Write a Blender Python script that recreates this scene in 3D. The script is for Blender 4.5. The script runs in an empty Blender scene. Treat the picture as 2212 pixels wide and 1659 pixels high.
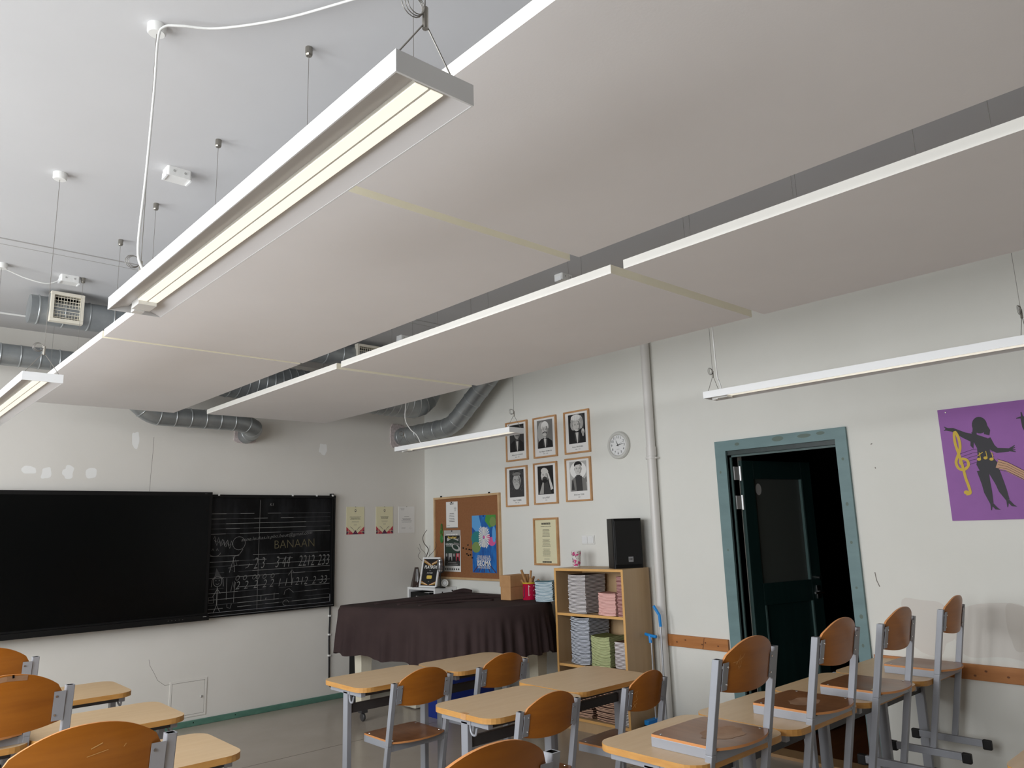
import bpy, bmesh, math, random
from mathutils import Vector, Matrix
random.seed(7)
SC = bpy.context.scene
COL = SC.collection
PI = math.pi

# ------------------------------------------------------------------ camera, world, light
cam_d = bpy.data.cameras.new('camera')
cam = bpy.data.objects.new('camera', cam_d); COL.objects.link(cam); SC.camera = cam
cam_d.sensor_width = 36.0
cam_d.lens = 1620.74 / 2212 * 36.0
cam_d.clip_start = 0.02
YAW, PITCH, ROLL = 0.740892, 0.191076, -0.029466
fw = Vector((math.sin(YAW)*math.cos(PITCH), math.cos(YAW)*math.cos(PITCH), math.sin(PITCH)))
r0 = Vector((math.cos(YAW), -math.sin(YAW), 0)); u0 = r0.cross(fw)
rt = math.cos(ROLL)*r0 + math.sin(ROLL)*u0
up = -math.sin(ROLL)*r0 + math.cos(ROLL)*u0
cam.matrix_world = Matrix(((rt.x, up.x, -fw.x, 0), (rt.y, up.y, -fw.y, 0), (rt.z, up.z, -fw.z, 1.6), (0, 0, 0, 1)))

w = bpy.data.worlds.new('sky'); SC.world = w; w.use_nodes = True
w.node_tree.nodes['Background'].inputs[0].default_value = (0.80, 0.90, 1.0, 1)
w.node_tree.nodes['Background'].inputs[1].default_value = 1.0

FY, RX, LX, BY, CZ = 7.07, 5.07, -1.45, -2.6, 3.32        # front, right, left, back, ceiling
WINDOWS = [(0.3, 1.8), (2.3, 3.8), (4.3, 5.8)]
for y0, y1 in WINDOWS:                                       # overcast daylight in the window openings
    ld = bpy.data.lights.new('window_daylight', 'AREA'); ld.shape = 'RECTANGLE'
    ld.size = 2.0; ld.size_y = y1 - y0
    ld.energy = 63.0 * (y1 - y0); ld.color = (0.955, 0.975, 1.0)
    lo = bpy.data.objects.new('window_daylight', ld); COL.objects.link(lo)
    lo.location = (LX - 0.30, (y0+y1)/2, 2.05); lo.rotation_euler = (0, -PI/2 + math.radians(22), 0)
SC.view_settings.view_transform = 'Standard'
SC.view_settings.look = 'None'
SC.view_settings.gamma = 1.0
SC.view_settings.use_curve_mapping = False
SC.view_settings.exposure = 0.0
SC.cycles.max_bounces = 10
SC.cycles.diffuse_bounces = 6

# ------------------------------------------------------------------ materials
def lin(c):
    return tuple(((v/255)/12.92 if v <= 10 else (((v/255)+0.055)/1.055)**2.4) for v in c[:3]) + (1,)
MATS = {}
def M(name, col, rough=0.6, metal=0.0, col2=None, scale=(6, 6, 6), detail=4, lo=0.35, hi=0.65, bump=0.0, bscale=60, emit=0.0, spec=0.5, trans=0.0, rnd=False):
    if name in MATS: return MATS[name]
    m = bpy.data.materials.new(name); m.use_nodes = True
    nt = m.node_tree; b = nt.nodes['Principled BSDF']
    b.inputs['Base Color'].default_value = lin(col); b.inputs['Roughness'].default_value = rough
    b.inputs['Metallic'].default_value = metal; b.inputs['Specular IOR Level'].default_value = spec
    if trans: b.inputs['Transmission Weight'].default_value = trans
    if emit:
        b.inputs['Emission Color'].default_value = lin(col); b.inputs['Emission Strength'].default_value = emit
    if col2 or bump:
        tc = nt.nodes.new('ShaderNodeTexCoord'); mp = nt.nodes.new('ShaderNodeMapping')
        mp.inputs['Scale'].default_value = scale
        nt.links.new(tc.outputs['Object'], mp.inputs['Vector'])
        vec = mp.outputs['Vector']
        if rnd:
            oi = nt.nodes.new('ShaderNodeObjectInfo'); ad = nt.nodes.new('ShaderNodeVectorMath'); ad.operation = 'ADD'
            ml = nt.nodes.new('ShaderNodeMath'); ml.operation = 'MULTIPLY'; ml.inputs[1].default_value = 40
            nt.links.new(oi.outputs['Random'], ml.inputs[0])
            nt.links.new(vec, ad.inputs[0]); nt.links.new(ml.outputs[0], ad.inputs[1]); vec = ad.outputs[0]
    if col2:
        n = nt.nodes.new('ShaderNodeTexNoise'); n.inputs['Scale'].default_value = 1.0; n.inputs['Detail'].default_value = detail
        n.inputs['Roughness'].default_value = 0.6
        cr = nt.nodes.new('ShaderNodeValToRGB')
        cr.color_ramp.elements[0].position = lo; cr.color_ramp.elements[1].position = hi
        cr.color_ramp.elements[0].color = lin(col); cr.color_ramp.elements[1].color = lin(col2)
        nt.links.new(vec, n.inputs['Vector']); nt.links.new(n.outputs['Fac'], cr.inputs['Fac'])
        nt.links.new(cr.outputs['Color'], b.inputs['Base Color'])
    if bump:
        n2 = nt.nodes.new('ShaderNodeTexNoise'); n2.inputs['Scale'].default_value = bscale; n2.inputs['Detail'].default_value = 3
        bp = nt.nodes.new('ShaderNodeBump'); bp.inputs['Strength'].default_value = bump; bp.inputs['Distance'].default_value = 0.004
        nt.links.new(tc.outputs['Object'], n2.inputs['Vector'])
        nt.links.new(n2.outputs['Fac'], bp.inputs['Height']); nt.links.new(bp.outputs['Normal'], b.inputs['Normal'])
    MATS[name] = m
    return m

WALL = M('wall_paint', (226, 226, 219), 0.75, col2=(231, 231, 225), scale=(.9, .9, .9), bump=0.12, bscale=45)
WALLF = M('wall_paint_front', (222, 219, 212), 0.7, col2=(227, 224, 218), scale=(.9, .9, .9), bump=0.10, bscale=45)
WALLB = M('wall_back_bounce_cut', (132, 122, 112), 0.8, col2=(138, 128, 118))  # unseen wall, toned dark to cut bounce light on camera-facing sides
CEIL = M('ceiling_paint', (198, 198, 199), 0.85, col2=(203, 203, 204), scale=(.7, .7, .7), bump=0.05)
FLOORM = M('floor_linoleum', (166, 156, 143), 0.25, col2=(174, 164, 152), scale=(1.6, 1.6, 1.6), detail=8, bump=0.03, bscale=25)
SEAMM = M('floor_seam', (96, 87, 78), 0.5)
PANELM = M('acoustic_panel', (242, 240, 240), 0.9, col2=(245, 243, 243), scale=(1.5, 1.5, 1.5), bump=0.05, bscale=150)
PANELE = M('acoustic_panel_edge', (249, 247, 240), 0.8)
PANELC = M('acoustic_panel_raw_end', (251, 246, 226), 0.9)
WHITE = M('white_enamel', (236, 237, 237), 0.35)
WHITEP = M('white_plastic', (232, 232, 229), 0.45)
LAMPW = M('lamp_white', (238, 240, 241), 0.4)
REFL = M('lamp_reflector', (208, 206, 206), 0.35)
TUBE = M('lamp_diffuser', (255, 250, 234), 0.4, emit=0.68)
TUBE2 = M('lamp_diffuser_side', (232, 229, 218), 0.3)
WIRE = M('steel_wire', (138, 134, 128), 0.4, 0.5)
NICKEL = M('nickel', (150, 146, 138), 0.35, 0.9)
HINGE = M('hinge_steel', (226, 228, 228), 0.35, 0.3)
CHROME = M('chrome', (215, 215, 215), 0.15, 1.0)
DUCT = M('galvanised_duct', (164, 168, 169), 0.38, 0.55, col2=(146, 151, 153), scale=(5, 5, 5))
DUCTS = M('duct_seam', (170, 174, 175), 0.34, 0.55)
GRILLE = M('cream_grille', (228, 222, 206), 0.5)
BLACKM = M('matt_black', (10, 10, 11), 0.6)
DARK = M('dark_void', (12, 11, 10), 0.9, spec=0.1)
BLK = M('black_plastic', (9, 9, 10), 0.5, spec=0.3)
SCREENM = M('screen_glass', (5, 7, 8), 0.22, spec=0.22)
BOARDM = M('chalkboard', (9, 9, 10), 0.75, col2=(50, 51, 54), scale=(4.5, 4.5, 1.6), detail=8, lo=0.45, hi=0.8, spec=0.2)
CHALK = M('chalk', (128, 128, 126), 0.95, spec=0.1)
CHALKD = M('chalk_faint', (76, 76, 77), 0.95, spec=0.1)
CHALKY = M('chalk_yellow', (104, 98, 76), 0.95, spec=0.1)
ALU = M('aluminium', (176, 178, 182), 0.4, 0.6)
STEEL = M('grey_powder_coat', (157, 160, 167), 0.38, 0.15)
STEELD = M('dark_grey_steel', (74, 73, 74), 0.45, 0.3)
SEATW = M('seat_plywood', (138, 92, 56), 0.3, col2=(110, 70, 40), scale=(26, 3, 8), detail=6, lo=0.3, hi=0.75, rnd=True)
BACKW = M('back_plywood', (176, 107, 30), 0.30, col2=(150, 86, 20), scale=(3, 8, 26), detail=6, lo=0.3, hi=0.8, rnd=True)
PLYE = M('plywood_edge', (205, 140, 84), 0.5)
WORN = M('worn_varnish', (160, 126, 98), 0.5, col2=(134, 96, 66), scale=(14, 14, 14), lo=.3, hi=.7)
DESKT = M('desk_laminate', (211, 184, 148), 0.38, col2=(203, 173, 134), scale=(4, 34, 8), detail=6, lo=0.3, hi=0.75, rnd=True)
DESKE = M('desk_edge_beech', (206, 155, 88), 0.45, col2=(190, 136, 70), scale=(9, 9, 50), lo=0.3, hi=0.7, rnd=True)
SHELFW = M('bookcase_laminate', (196, 166, 128), 0.42, col2=(186, 155, 116), scale=(16, 16, 1.2), detail=6, lo=0.3, hi=0.75)
SHELFE = M('bookcase_edge', (222, 172, 104), 0.45)
CORK = M('cork', (150, 101, 64), 0.9, col2=(140, 92, 57), scale=(60, 60, 60), lo=.3, hi=.7, bump=0.2, bscale=160)
OAKF = M('oak_frame', (203, 157, 108), 0.45, col2=(184, 136, 88), scale=(8, 8, 8))
BIRCHF = M('birch_frame', (214, 182, 140), 0.5, col2=(200, 165, 122), scale=(8, 8, 8))
RAILW = M('pine_rail', (186, 124, 68), 0.5, col2=(164, 102, 50), scale=(14, 2.2, 26), detail=5, lo=0.3, hi=0.75)
KNOT = M('pine_knot', (110, 64, 30), 0.6)
PAPER = M('white_paper', (232, 231, 228), 0.7)
PAPERC = M('cream_paper', (228, 222, 186), 0.7)
INK = M('ink', (34, 33, 34), 0.8)
INKG = M('ink_grey', (112, 110, 106), 0.8)
TEAL = M('teal_casing', (112, 140, 142), 0.5, col2=(101, 128, 130), scale=(3, 3, 12), lo=.3, hi=.7)
TEALK = M('teal_knot', (96, 112, 104), 0.6)
GREEND = M('dark_green_door', (22, 46, 44), 0.42, col2=(17, 38, 37), scale=(20, 20, 2))
GREENL = M('green_moulding', (70, 92, 90), 0.45)
FROST = M('frosted_glass', (70, 74, 70), 0.35, spec=0.4)
UNLIT = M('corridor_painted_dark', (24, 30, 28), 0.9)  # near-black colour stands in for the unlit corridor
CORRF = M('corridor_floor', (92, 52, 20), 0.5, col2=(78, 42, 15), scale=(2, 14, 4))
SILL = M('door_sill', (168, 134, 96), 0.5)
BASE = M('green_baseboard', (92, 134, 118), 0.5, col2=(80, 120, 106), scale=(9, 3, 20))
PIPEM = M('white_pipe_paint', (222, 220, 216), 0.35)
CLOTH = M('dark_brown_cloth', (64, 51, 50), 0.9, col2=(57, 45, 45), scale=(4, 4, 4), spec=0.2)
CREAMP = M('cream_lacquer', (226, 220, 200), 0.35)
KRAFT = M('kraft_card', (190, 146, 100), 0.8, col2=(181, 137, 92), scale=(12, 12, 12))
REDM = M('red_enamel', (190, 22, 62), 0.3)
STICK = M('hardwood', (176, 132, 84), 0.6, col2=(156, 112, 66), scale=(20, 20, 20))
BLUEP = M('blue_plastic', (22, 138, 218), 0.4)
BLUEB = M('dark_blue_box', (14, 42, 128), 0.5)
PURPLE = M('purple_board', (146, 84, 164), 0.55, col2=(138, 78, 156), scale=(3, 3, 3))
SILH = M('silhouette_black', (40, 38, 44), 0.6)
GOLD = M('gold_paint', (204, 172, 38), 0.55)
TAN = M('tan_paint', (196, 152, 120), 0.6)
GREY = M('mid_grey', (120, 119, 116), 0.7)
LGREY = M('light_grey', (176, 175, 172), 0.7)
DGREY = M('dark_grey_print', (58, 57, 57), 0.7)
SKINL = M('print_light', (206, 204, 200), 0.7)
SKIN = M('print_mid_light', (164, 162, 158), 0.7)
PRBLK = M('print_black', (22, 21, 22), 0.7)
CLOCKR = M('clock_rim', (206, 206, 201), 0.35)
RED = M('print_red', (190, 64, 78), 0.7)
DPURP = M('print_plum', (78, 48, 78), 0.7)
PBLUE = M('poster_blue', (32, 118, 196), 0.6, col2=(20, 84, 160), scale=(16, 16, 5), lo=.4, hi=.6)
PGREEN = M('poster_green', (76, 148, 62), 0.6)
POLIVE = M('poster_olive', (122, 146, 84), 0.6)
PTEAL = M('poster_teal', (40, 128, 130), 0.6)
PPINK = M('poster_pink', (216, 92, 152), 0.6)
PLBLUE = M('poster_light_blue', (94, 164, 222), 0.6)
YEL = M('print_yellow', (226, 196, 90), 0.6)
ORANGE = M('print_orange', (222, 142, 56), 0.6)
DKGRN = M('print_dark_green', (36, 58, 46), 0.6)
LEAF = M('green_tag', (58, 124, 58), 0.35)
PLASTER = M('filler', (243, 243, 241), 0.9)
STAIN = M('wall_stain_and_shade', (219, 215, 208), 0.8)
CHAIRSH = M('wall_chair_shade', (208, 203, 195), 0.8)  # shadow of the lifted chair, painted on the wall
SEAMC = M('ceiling_seam_line', (168, 166, 163), 0.9)  # thin darker lines along both sides of the ceiling seam
CRACK = M('crack', (128, 122, 114), 0.9)
SCRATCH = M('scratch', (214, 168, 104), 0.7)
FOAM = M('foam_collar', (214, 204, 203), 0.95, col2=(182, 170, 169), scale=(50, 50, 50), bump=0.5, bscale=70)
BROWND = M('dark_walnut', (62, 46, 40), 0.4)
TWIG = M('twig_bark', (84, 74, 68), 0.8)
SILVER = M('silver_mic', (176, 176, 178), 0.3, 0.8)

# ------------------------------------------------------------------ mesh builder
class MB:
    def __init__(s): s.v = []; s.f = []; s.m = []; s.mats = []
    def mi(s, mat):
        if mat not in s.mats: s.mats.append(mat)
        return s.mats.index(mat)
    def add(s, vs, fs, mat, mtx=None):
        o = len(s.v); k = s.mi(mat)
        s.v += [tuple(mtx @ Vector(p)) if mtx else tuple(p) for p in vs]
        s.f += [tuple(i+o for i in f) for f in fs]; s.m += [k]*len(fs)
    def box(s, x0, x1, y0, y1, z0, z1, mat, mtx=None):
        vs = [(x, y, z) for z in (z0, z1) for y in (y0, y1) for x in (x0, x1)]
        s.add(vs, [(0, 2, 3, 1), (4, 5, 7, 6), (0, 1, 5, 4), (1, 3, 7, 5), (3, 2, 6, 7), (2, 0, 4, 6)], mat, mtx)
    def bbox(s, x0, x1, y0, y1, z0, z1, mat, b=0.003, mtx=None):      # box with chamfered vertical edges
        pts = [(x0+b, y0), (x1-b, y0), (x1, y0+b), (x1, y1-b), (x1-b, y1), (x0+b, y1), (x0, y1-b), (x0, y0+b)]
        s.prism(pts, z0, z1, mat, mtx=mtx)
    def prism(s, pts, z0, z1, mat, side=None, mtx=None, bot=None):
        n = len(pts); a = sum(pts[i][0]*pts[(i+1) % n][1]-pts[(i+1) % n][0]*pts[i][1] for i in range(n))
        if a < 0: pts = pts[::-1]
        vs = [(p[0], p[1], z0) for p in pts] + [(p[0], p[1], z1) for p in pts]
        s.add(vs, [tuple(range(n, 2*n))], mat, mtx)
        s.add(vs, [tuple(range(n-1, -1, -1))], bot or side or mat, mtx)
        s.add(vs, [(i, (i+1) % n, (i+1) % n+n, i+n) for i in range(n)], side or mat, mtx)
    def tube(s, path, r, mat, n=8, caps=True, taper=None):
        path = [Vector(p) for p in path]; rings = []
        up_ = None
        for i, p in enumerate(path):
            d = (path[min(i+1, len(path)-1)] - path[max(i-1, 0)]).normalized()
            if up_ is None:
                up_ = Vector((0, 0, 1)) if abs(d.z) < 0.9 else Vector((1, 0, 0))
            a = (up_ - d*up_.dot(d))
            a = a.normalized() if a.length > 1e-6 else d.orthogonal().normalized()
            up_ = a; b = d.cross(a)
            rr = r if taper is None else r*(1+(taper-1)*i/(len(path)-1))
            rings.append([p + rr*(math.cos(2*PI*k/n)*a + math.sin(2*PI*k/n)*b) for k in range(n)])
        vs = [v for g in rings for v in g]; fs = []
        for i in range(len(rings)-1):
            for k in range(n):
                fs.append((i*n+k, i*n+(k+1) % n, (i+1)*n+(k+1) % n, (i+1)*n+k))
        if caps:
            fs.append(tuple(range(n-1, -1, -1))); fs.append(tuple((len(rings)-1)*n+k for k in range(n)))
        s.add(vs, fs, mat)
    def bar(s, p0, p1, wx, wy, mat, open_top=None):                    # rectangular tube between two points, section in x/y
        p0 = Vector(p0); p1 = Vector(p1); q = [(-wx/2, -wy/2), (wx/2, -wy/2), (wx/2, wy/2), (-wx/2, wy/2)]
        vs = [p0 + Vector((a, b, 0)) for a, b in q] + [p1 + Vector((a, b, 0)) for a, b in q]
        fs = [(3, 2, 1, 0), (0, 1, 5, 4), (1, 2, 6, 5), (2, 3, 7, 6), (3, 0, 4, 7)]
        if not open_top: fs.append((4, 5, 6, 7)); s.add(vs, fs, mat); return
        s.add(vs, fs, mat)
        t = 0.004; qi = [(a*(1-2*t/wx), b*(1-2*t/wy)) for a, b in q]
        d = (p1-p0).normalized()*0.03
        vi = [p1 + Vector((a, b, 0)) for a, b in q] + [p1 + Vector((a, b, 0)) for a, b in qi] + [p1-d + Vector((a, b, 0)) for a, b in qi]
        s.add(vi, [(0, 1, 5, 4), (1, 2, 6, 5), (2, 3, 7, 6), (3, 0, 4, 7)], mat)
        s.add(vi, [(4, 5, 9, 8), (5, 6, 10, 9), (6, 7, 11, 10), (7, 4, 8, 11), (8, 9, 10, 11)], open_top)
    def lathe(s, prof, mat, n=24, mtx=None, cap=True):                  # profile (r, z)
        vs = [(r*math.cos(2*PI*k/n), r*math.sin(2*PI*k/n), z) for r, z in prof for k in range(n)]
        fs = [(i*n+k, i*n+(k+1) % n, (i+1)*n+(k+1) % n, (i+1)*n+k) for i in range(len(prof)-1) for k in range(n)]
        if cap: fs += [tuple(range(n-1, -1, -1)), tuple((len(prof)-1)*n+k for k in range(n))]
        s.add(vs, fs, mat, mtx)
    def grid(s, rows, mat, closed=False):
        nr, nc = len(rows), len(rows[0]); vs = [p for r in rows for p in r]; fs = []
        for i in range(nr-1):
            for k in range(nc if closed else nc-1):
                k2 = (k+1) % nc; fs.append((i*nc+k, i*nc+k2, (i+1)*nc+k2, (i+1)*nc+k))
        s.add(vs, fs, mat)
    def mesh(s, name, smooth=False):
        me = bpy.data.meshes.new(name); me.from_pydata(s.v, [], s.f)
        for m in s.mats: me.materials.append(m)
        me.polygons.foreach_set('material_index', s.m)
        me.update()
        if smooth: me.shade_smooth() if smooth is True else None
        return me
    def build(s, name, parent=None, smooth=False, bevel=0.0, loc=None, rot=None):
        me = s.mesh(name, smooth)
        o = bpy.data.objects.new(name, me); COL.objects.link(o)
        if parent: o.parent = parent
        if loc: o.location = loc
        if rot: o.rotation_euler = rot
        if smooth == 'auto':
            me.shade_smooth(); me.set_sharp_from_angle(angle=0.6)
        if bevel:
            b = o.modifiers.new('bevel', 'BEVEL'); b.width = bevel; b.segments = 2; b.limit_method = 'ANGLE'; b.angle_limit = 0.6
        return o

def empty(name, loc, rz=0.0):
    o = bpy.data.objects.new(name, None); COL.objects.link(o); o.location = loc; o.rotation_euler = (0, 0, rz)
    o.empty_display_size = 0.1
    return o
def tag(o, label, cat, group=None):
    o['label'] = label; o['category'] = cat
    if group: o['group'] = group
    return o
def thing(name, loc, label, cat, group=None, rz=0.0):
    return tag(empty(name, loc, rz), label, cat, group)
def struct(o): o['kind'] = 'structure'; return o
def copy_tree(o, parent=None):
    c = o.copy(); COL.objects.link(c); c.parent = parent
    for ch in list(o.children): copy_tree(ch, c)
    return c
RW = -PI/2      # things on the right wall: local x runs to the viewer's right, local -y into the room

# flat print: stacked flat shapes in the local x/z plane, facing -y
FONT_CACHE = {}
def text_geo(txt, size, bold=0.0, shear=0.0, spacing=1.0):
    key = (txt, size, bold, shear, spacing)
    if key in FONT_CACHE: return FONT_CACHE[key]
    cu = bpy.data.curves.new('lettering', 'FONT'); cu.body = txt; cu.size = size; cu.resolution_u = 3
    cu.offset = bold*size; cu.shear = shear; cu.align_x = 'CENTER'; cu.align_y = 'CENTER'; cu.space_character = spacing
    ob = bpy.data.objects.new('lettering', cu); COL.objects.link(ob)
    dg = bpy.context.evaluated_depsgraph_get(); dg.update()
    me = bpy.data.meshes.new_from_object(ob.evaluated_get(dg))
    g = ([tuple(v.co) for v in me.vertices], [tuple(p.vertices) for p in me.polygons])
    bpy.data.objects.remove(ob); bpy.data.curves.remove(cu); bpy.data.meshes.remove(me)
    FONT_CACHE[key] = g
    return g
class FP(MB):
    def __init__(s, y=0.0, step=0.00007): super().__init__(); s.y = y; s.step = step
    def lay(s): s.y -= s.step
    def poly(s, mat, pts):
        s.lay(); s.add([(x, s.y, z) for x, z in pts], [tuple(range(len(pts)))], mat)
    def rect(s, mat, x0, x1, z0, z1): s.poly(mat, [(x0, z0), (x1, z0), (x1, z1), (x0, z1)])
    def ell(s, mat, cx, cz, rx, rz, n=20, a0=0, rot=0):
        c, q = math.cos(rot), math.sin(rot)
        s.poly(mat, [(cx + c*rx*math.cos(2*PI*k/n)-q*rz*math.sin(2*PI*k/n), cz + q*rx*math.cos(2*PI*k/n)+c*rz*math.sin(2*PI*k/n)) for k in range(n)])
    def line(s, mat, pts, wd):
        s.lay()
        n = len(pts); vs = []
        for i, (x, z) in enumerate(pts):
            a = pts[max(i-1, 0)]; b = pts[min(i+1, n-1)]
            dx, dz = b[0]-a[0], b[1]-a[1]; l = math.hypot(dx, dz) or 1
            yy = s.y - i*4e-6; vs += [(x - dz/l*wd/2, yy, z + dx/l*wd/2), (x + dz/l*wd/2, yy, z - dx/l*wd/2)]
        s.add(vs, [(2*i, 2*i+1, 2*i+3, 2*i+2) for i in range(n-1)], mat)
    def text(s, mat, txt, x, z, size, bold=0.0, shear=0.0, sx=1.0, rot=0.0, spacing=1.0):
        s.lay(); vs, fs = text_geo(txt, size, bold, shear, spacing)
        c, q = math.cos(rot), math.sin(rot)
        s.add([(x + c*p[0]*sx - q*p[1], s.y, z + q*p[0]*sx + c*p[1]) for p in vs], fs, mat)
    def lines_of_text(s, mat, cx, z0, rows, dz, h, wmin, wmax, rnd):
        for i in range(rows):
            wd = rnd.uniform(wmin, wmax); x = cx - wd/2
            while x < cx + wd/2 - 1e-4:
                ww = min(rnd.uniform(0.4, 1.4)*h*3, cx + wd/2 - x)
                s.rect(mat, x, x+ww, z0 - i*dz - h/2, z0 - i*dz + h/2); x += ww + h*0.5
                s.y += s.step

# ------------------------------------------------------------------ the room
b = MB(); b.box(LX, RX, BY, FY, -0.1, 0, FLOORM); floor = struct(b.build('floor'))
for (x0, y0, x1, y1) in ((-1.4, 5.55, 5.0, 5.55), (-1.4, 3.55, 5.0, 3.55), (-1.4, 1.55, 5.0, 1.55)):
    b = MB(); b.box(x0, x1, y0-.002, y0+.002, 0.0, 0.0006, SEAMM); b.build('floor_seam', floor)
b = MB(); b.box(LX-.2, RX+.2, BY-.2, FY+.2, CZ, CZ+.1, CEIL); ceiling = struct(b.build('ceiling'))
b = MB(); b.box(LX, RX, 4.93, 5.02, CZ-.004, CZ, CEIL); sm = b.build('ceiling_seam', ceiling)
for y in (4.925, 5.02):
    b = MB(); b.box(LX, RX, y, y+.006, CZ-.0055, CZ, SEAMC); b.build('seam_line', ceiling)
b = MB(); b.tube([(LX, 6.59, CZ-.008), (1.7, 6.59, CZ-.008)], .008, WHITEP); b.build('conduit', ceiling)
b = MB(); b.box(LX-.2, RX+.2, FY, FY+.2, 0, CZ, WALLF); wall_front = struct(b.build('wall_front'))
DY0, DY1, DZ = 2.28, 3.135, 2.14
b = MB(); b.box(RX, RX+.2, BY, DY0, 0, CZ, WALL); b.box(RX, RX+.2, DY1, FY, 0, CZ, WALL); b.box(RX, RX+.2, DY0, DY1, DZ, CZ, WALL)
wall_right = struct(b.build('wall_right'))
b = MB(); b.box(LX-.2, RX+.2, BY-.2, BY, 0, CZ, WALLB); struct(b.build('wall_back'))
b = MB(); b.box(LX-.2, LX, BY, FY, 0, .95, WALL); b.box(LX-.2, LX, BY, FY, 2.95, CZ, WALL)
ys = [BY] + [y for wdw in WINDOWS for y in wdw] + [FY]
for i in range(0, len(ys), 2): b.box(LX-.2, LX, ys[i], ys[i+1], .95, 2.95, WALL)
struct(b.build('wall_left'))
for i, (y0, y1) in enumerate(WINDOWS):
    wn = struct(empty('window_%d' % (i+1), (LX-.1, (y0+y1)/2, .95)))
    h = (y1-y0)/2; b = MB()
    b.box(-.03, .03, -h, -h+.06, 0, 2.0, WHITE); b.box(-.03, .03, h-.06, h, 0, 2.0, WHITE)
    b.box(-.03, .03, -h, h, 0, .06, WHITE); b.box(-.03, .03, -h, h, 1.94, 2.0, WHITE); b.box(-.03, .03, -.03, .03, .06, 1.94, WHITE)
    b.build('window_frame', wn)
    b = MB(); b.box(.0, .22, -h-.03, h+.03, -.04, 0, WHITE); b.build('window_sill', wn)
b = MB(); b.box(LX, RX, FY-.02, FY, 0, .05, BASE); bf = struct(b.build('baseboard_front', bevel=.004))
for x in (1.45, 1.75, 2.05, 2.3, 2.58, 2.95): 
    b = MB(); b.ell = None; b.box(x-.004, x+.004, FY-.0215, FY-.0195, .026, .034, DARK); b.build('screw', bf)
b = MB(); b.box(RX-.015, RX, 3.87, FY, 0, .05, BASE); b.box(RX-.015, RX, BY, DY0-.1, 0, .05, BASE); struct(b.build('baseboard_right'))
# marks on the walls (parts of the walls)
def blob(cx, cz, rx, rz, seed, n=18):
    rr = random.Random(seed)
    n = 36; q = [rr.uniform(-.10, .10) for _ in range(4)]; p = [rr.uniform(0, 6.28) for _ in range(4)]
    f = lambda a: 1 + sum(q[j]*math.sin((j+2)*a+p[j]) for j in range(4))
    sg = lambda v: math.copysign(abs(v)**.7, v)
    return [(cx + rx*f(2*PI*k/n)*sg(math.cos(2*PI*k/n)), cz + rz*f(2*PI*k/n)*sg(math.sin(2*PI*k/n))) for k in range(n)]
fr = empty('tmp', (0, 0, 0)); bpy.data.objects.remove(fr)
for i, (x, z, rx, rz) in enumerate(((1.188, 2.179, .05, .03), (1.312, 2.157, .035, .045), (1.47, 2.169, .04, .05), (1.639, 2.166, .04, .045), (1.969, 2.466, .03, .07), (3.782, 2.474, .045, .055))):
    f = FP(FY); f.poly(PLASTER, blob(x, z, rx, rz, i)); f.build('filler_patch', wall_front)
for pts in ([(2.12, 2.5), (2.118, 2.35), (2.112, 2.15), (2.11, 2.02)], [(2.19, .6), (2.2, .55), (2.24, .48), (2.27, .42), (2.33, .372), (2.372, .37)]):
    f = FP(FY); f.line(CRACK, pts, .003); f.build('crack', wall_front)
def on_right(y, z): return (-y, z)
for i, (y, z, rx, rz, mt) in enumerate(((1.50, .94, .22, .16, STAIN), (1.86, .95, .15, .16, STAIN), (1.36, .98, .07, .12, CHAIRSH))):  # two stains, then a darker patch painted as the chair's shadow
    f = FP(-.0002*i); f.poly(mt, blob(-y, z, rx, rz, 40+i)); o = f.build('wall_stain_and_shade', wall_right, loc=(RX, 0, 0), rot=(0, 0, RW))
for pts in ([(-2.13, 1.26), (-2.125, 1.21), (-2.11, 1.17)], [(-1.36, .47), (-1.345, .40)], [(-2.05, 1.93), (-2.047, 1.92)], [(-2.06, 2.08), (-2.05, 2.085)]):
    f = FP(0.0); f.line(CRACK, pts, .006); f.build('scuff', wall_right, loc=(RX, 0, 0), rot=(0, 0, RW))
# wooden rails on the right wall
for n_, (y0, y1) in (('trim_1', (3.245, 3.80)), ('trim_2', (-2.5, 2.19))):
    b = MB(); b.box(RX-.022, RX, y0, y1, .665, .752, RAILW); o = struct(b.build(n_, bevel=.002))
    f = FP(0.0)
    for y, z in ((3.70, .70), (3.62, .72), (3.47, .70), (3.44, .715), (3.33, .70), (2.0, .70), (1.62, .69), (1.56, .72), (1.45, .70)):
        if y0 < y < y1: f.ell(KNOT, -y, z, .008, .006)
    if y0 > 3: f.poly(KNOT, [(-3.47, .668), (-3.462, .668), (-3.445, .75), (-3.45, .75)])
    f.build('knot', o, loc=(RX-.022, 0, 0), rot=(0, 0, RW))
# corridor behind the door, its darkness painted into the wall colour
b = MB(); b.box(RX+.2, 8.2, 1.4, 1.45, 0, 2.9, UNLIT); b.box(RX+.2, 8.2, 4.0, 4.05, 0, 2.9, UNLIT); b.box(8.2, 8.25, 1.4, 4.05, 0, 2.9, UNLIT); b.box(RX+.2, 8.25, 1.4, 4.05, 2.9, 2.95, UNLIT)
struct(b.build('wall_corridor'))
b = MB(); b.box(RX, 8.2, 1.45, 4.0, -.1, -.001, CORRF); struct(b.build('floor_corridor'))

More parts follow.
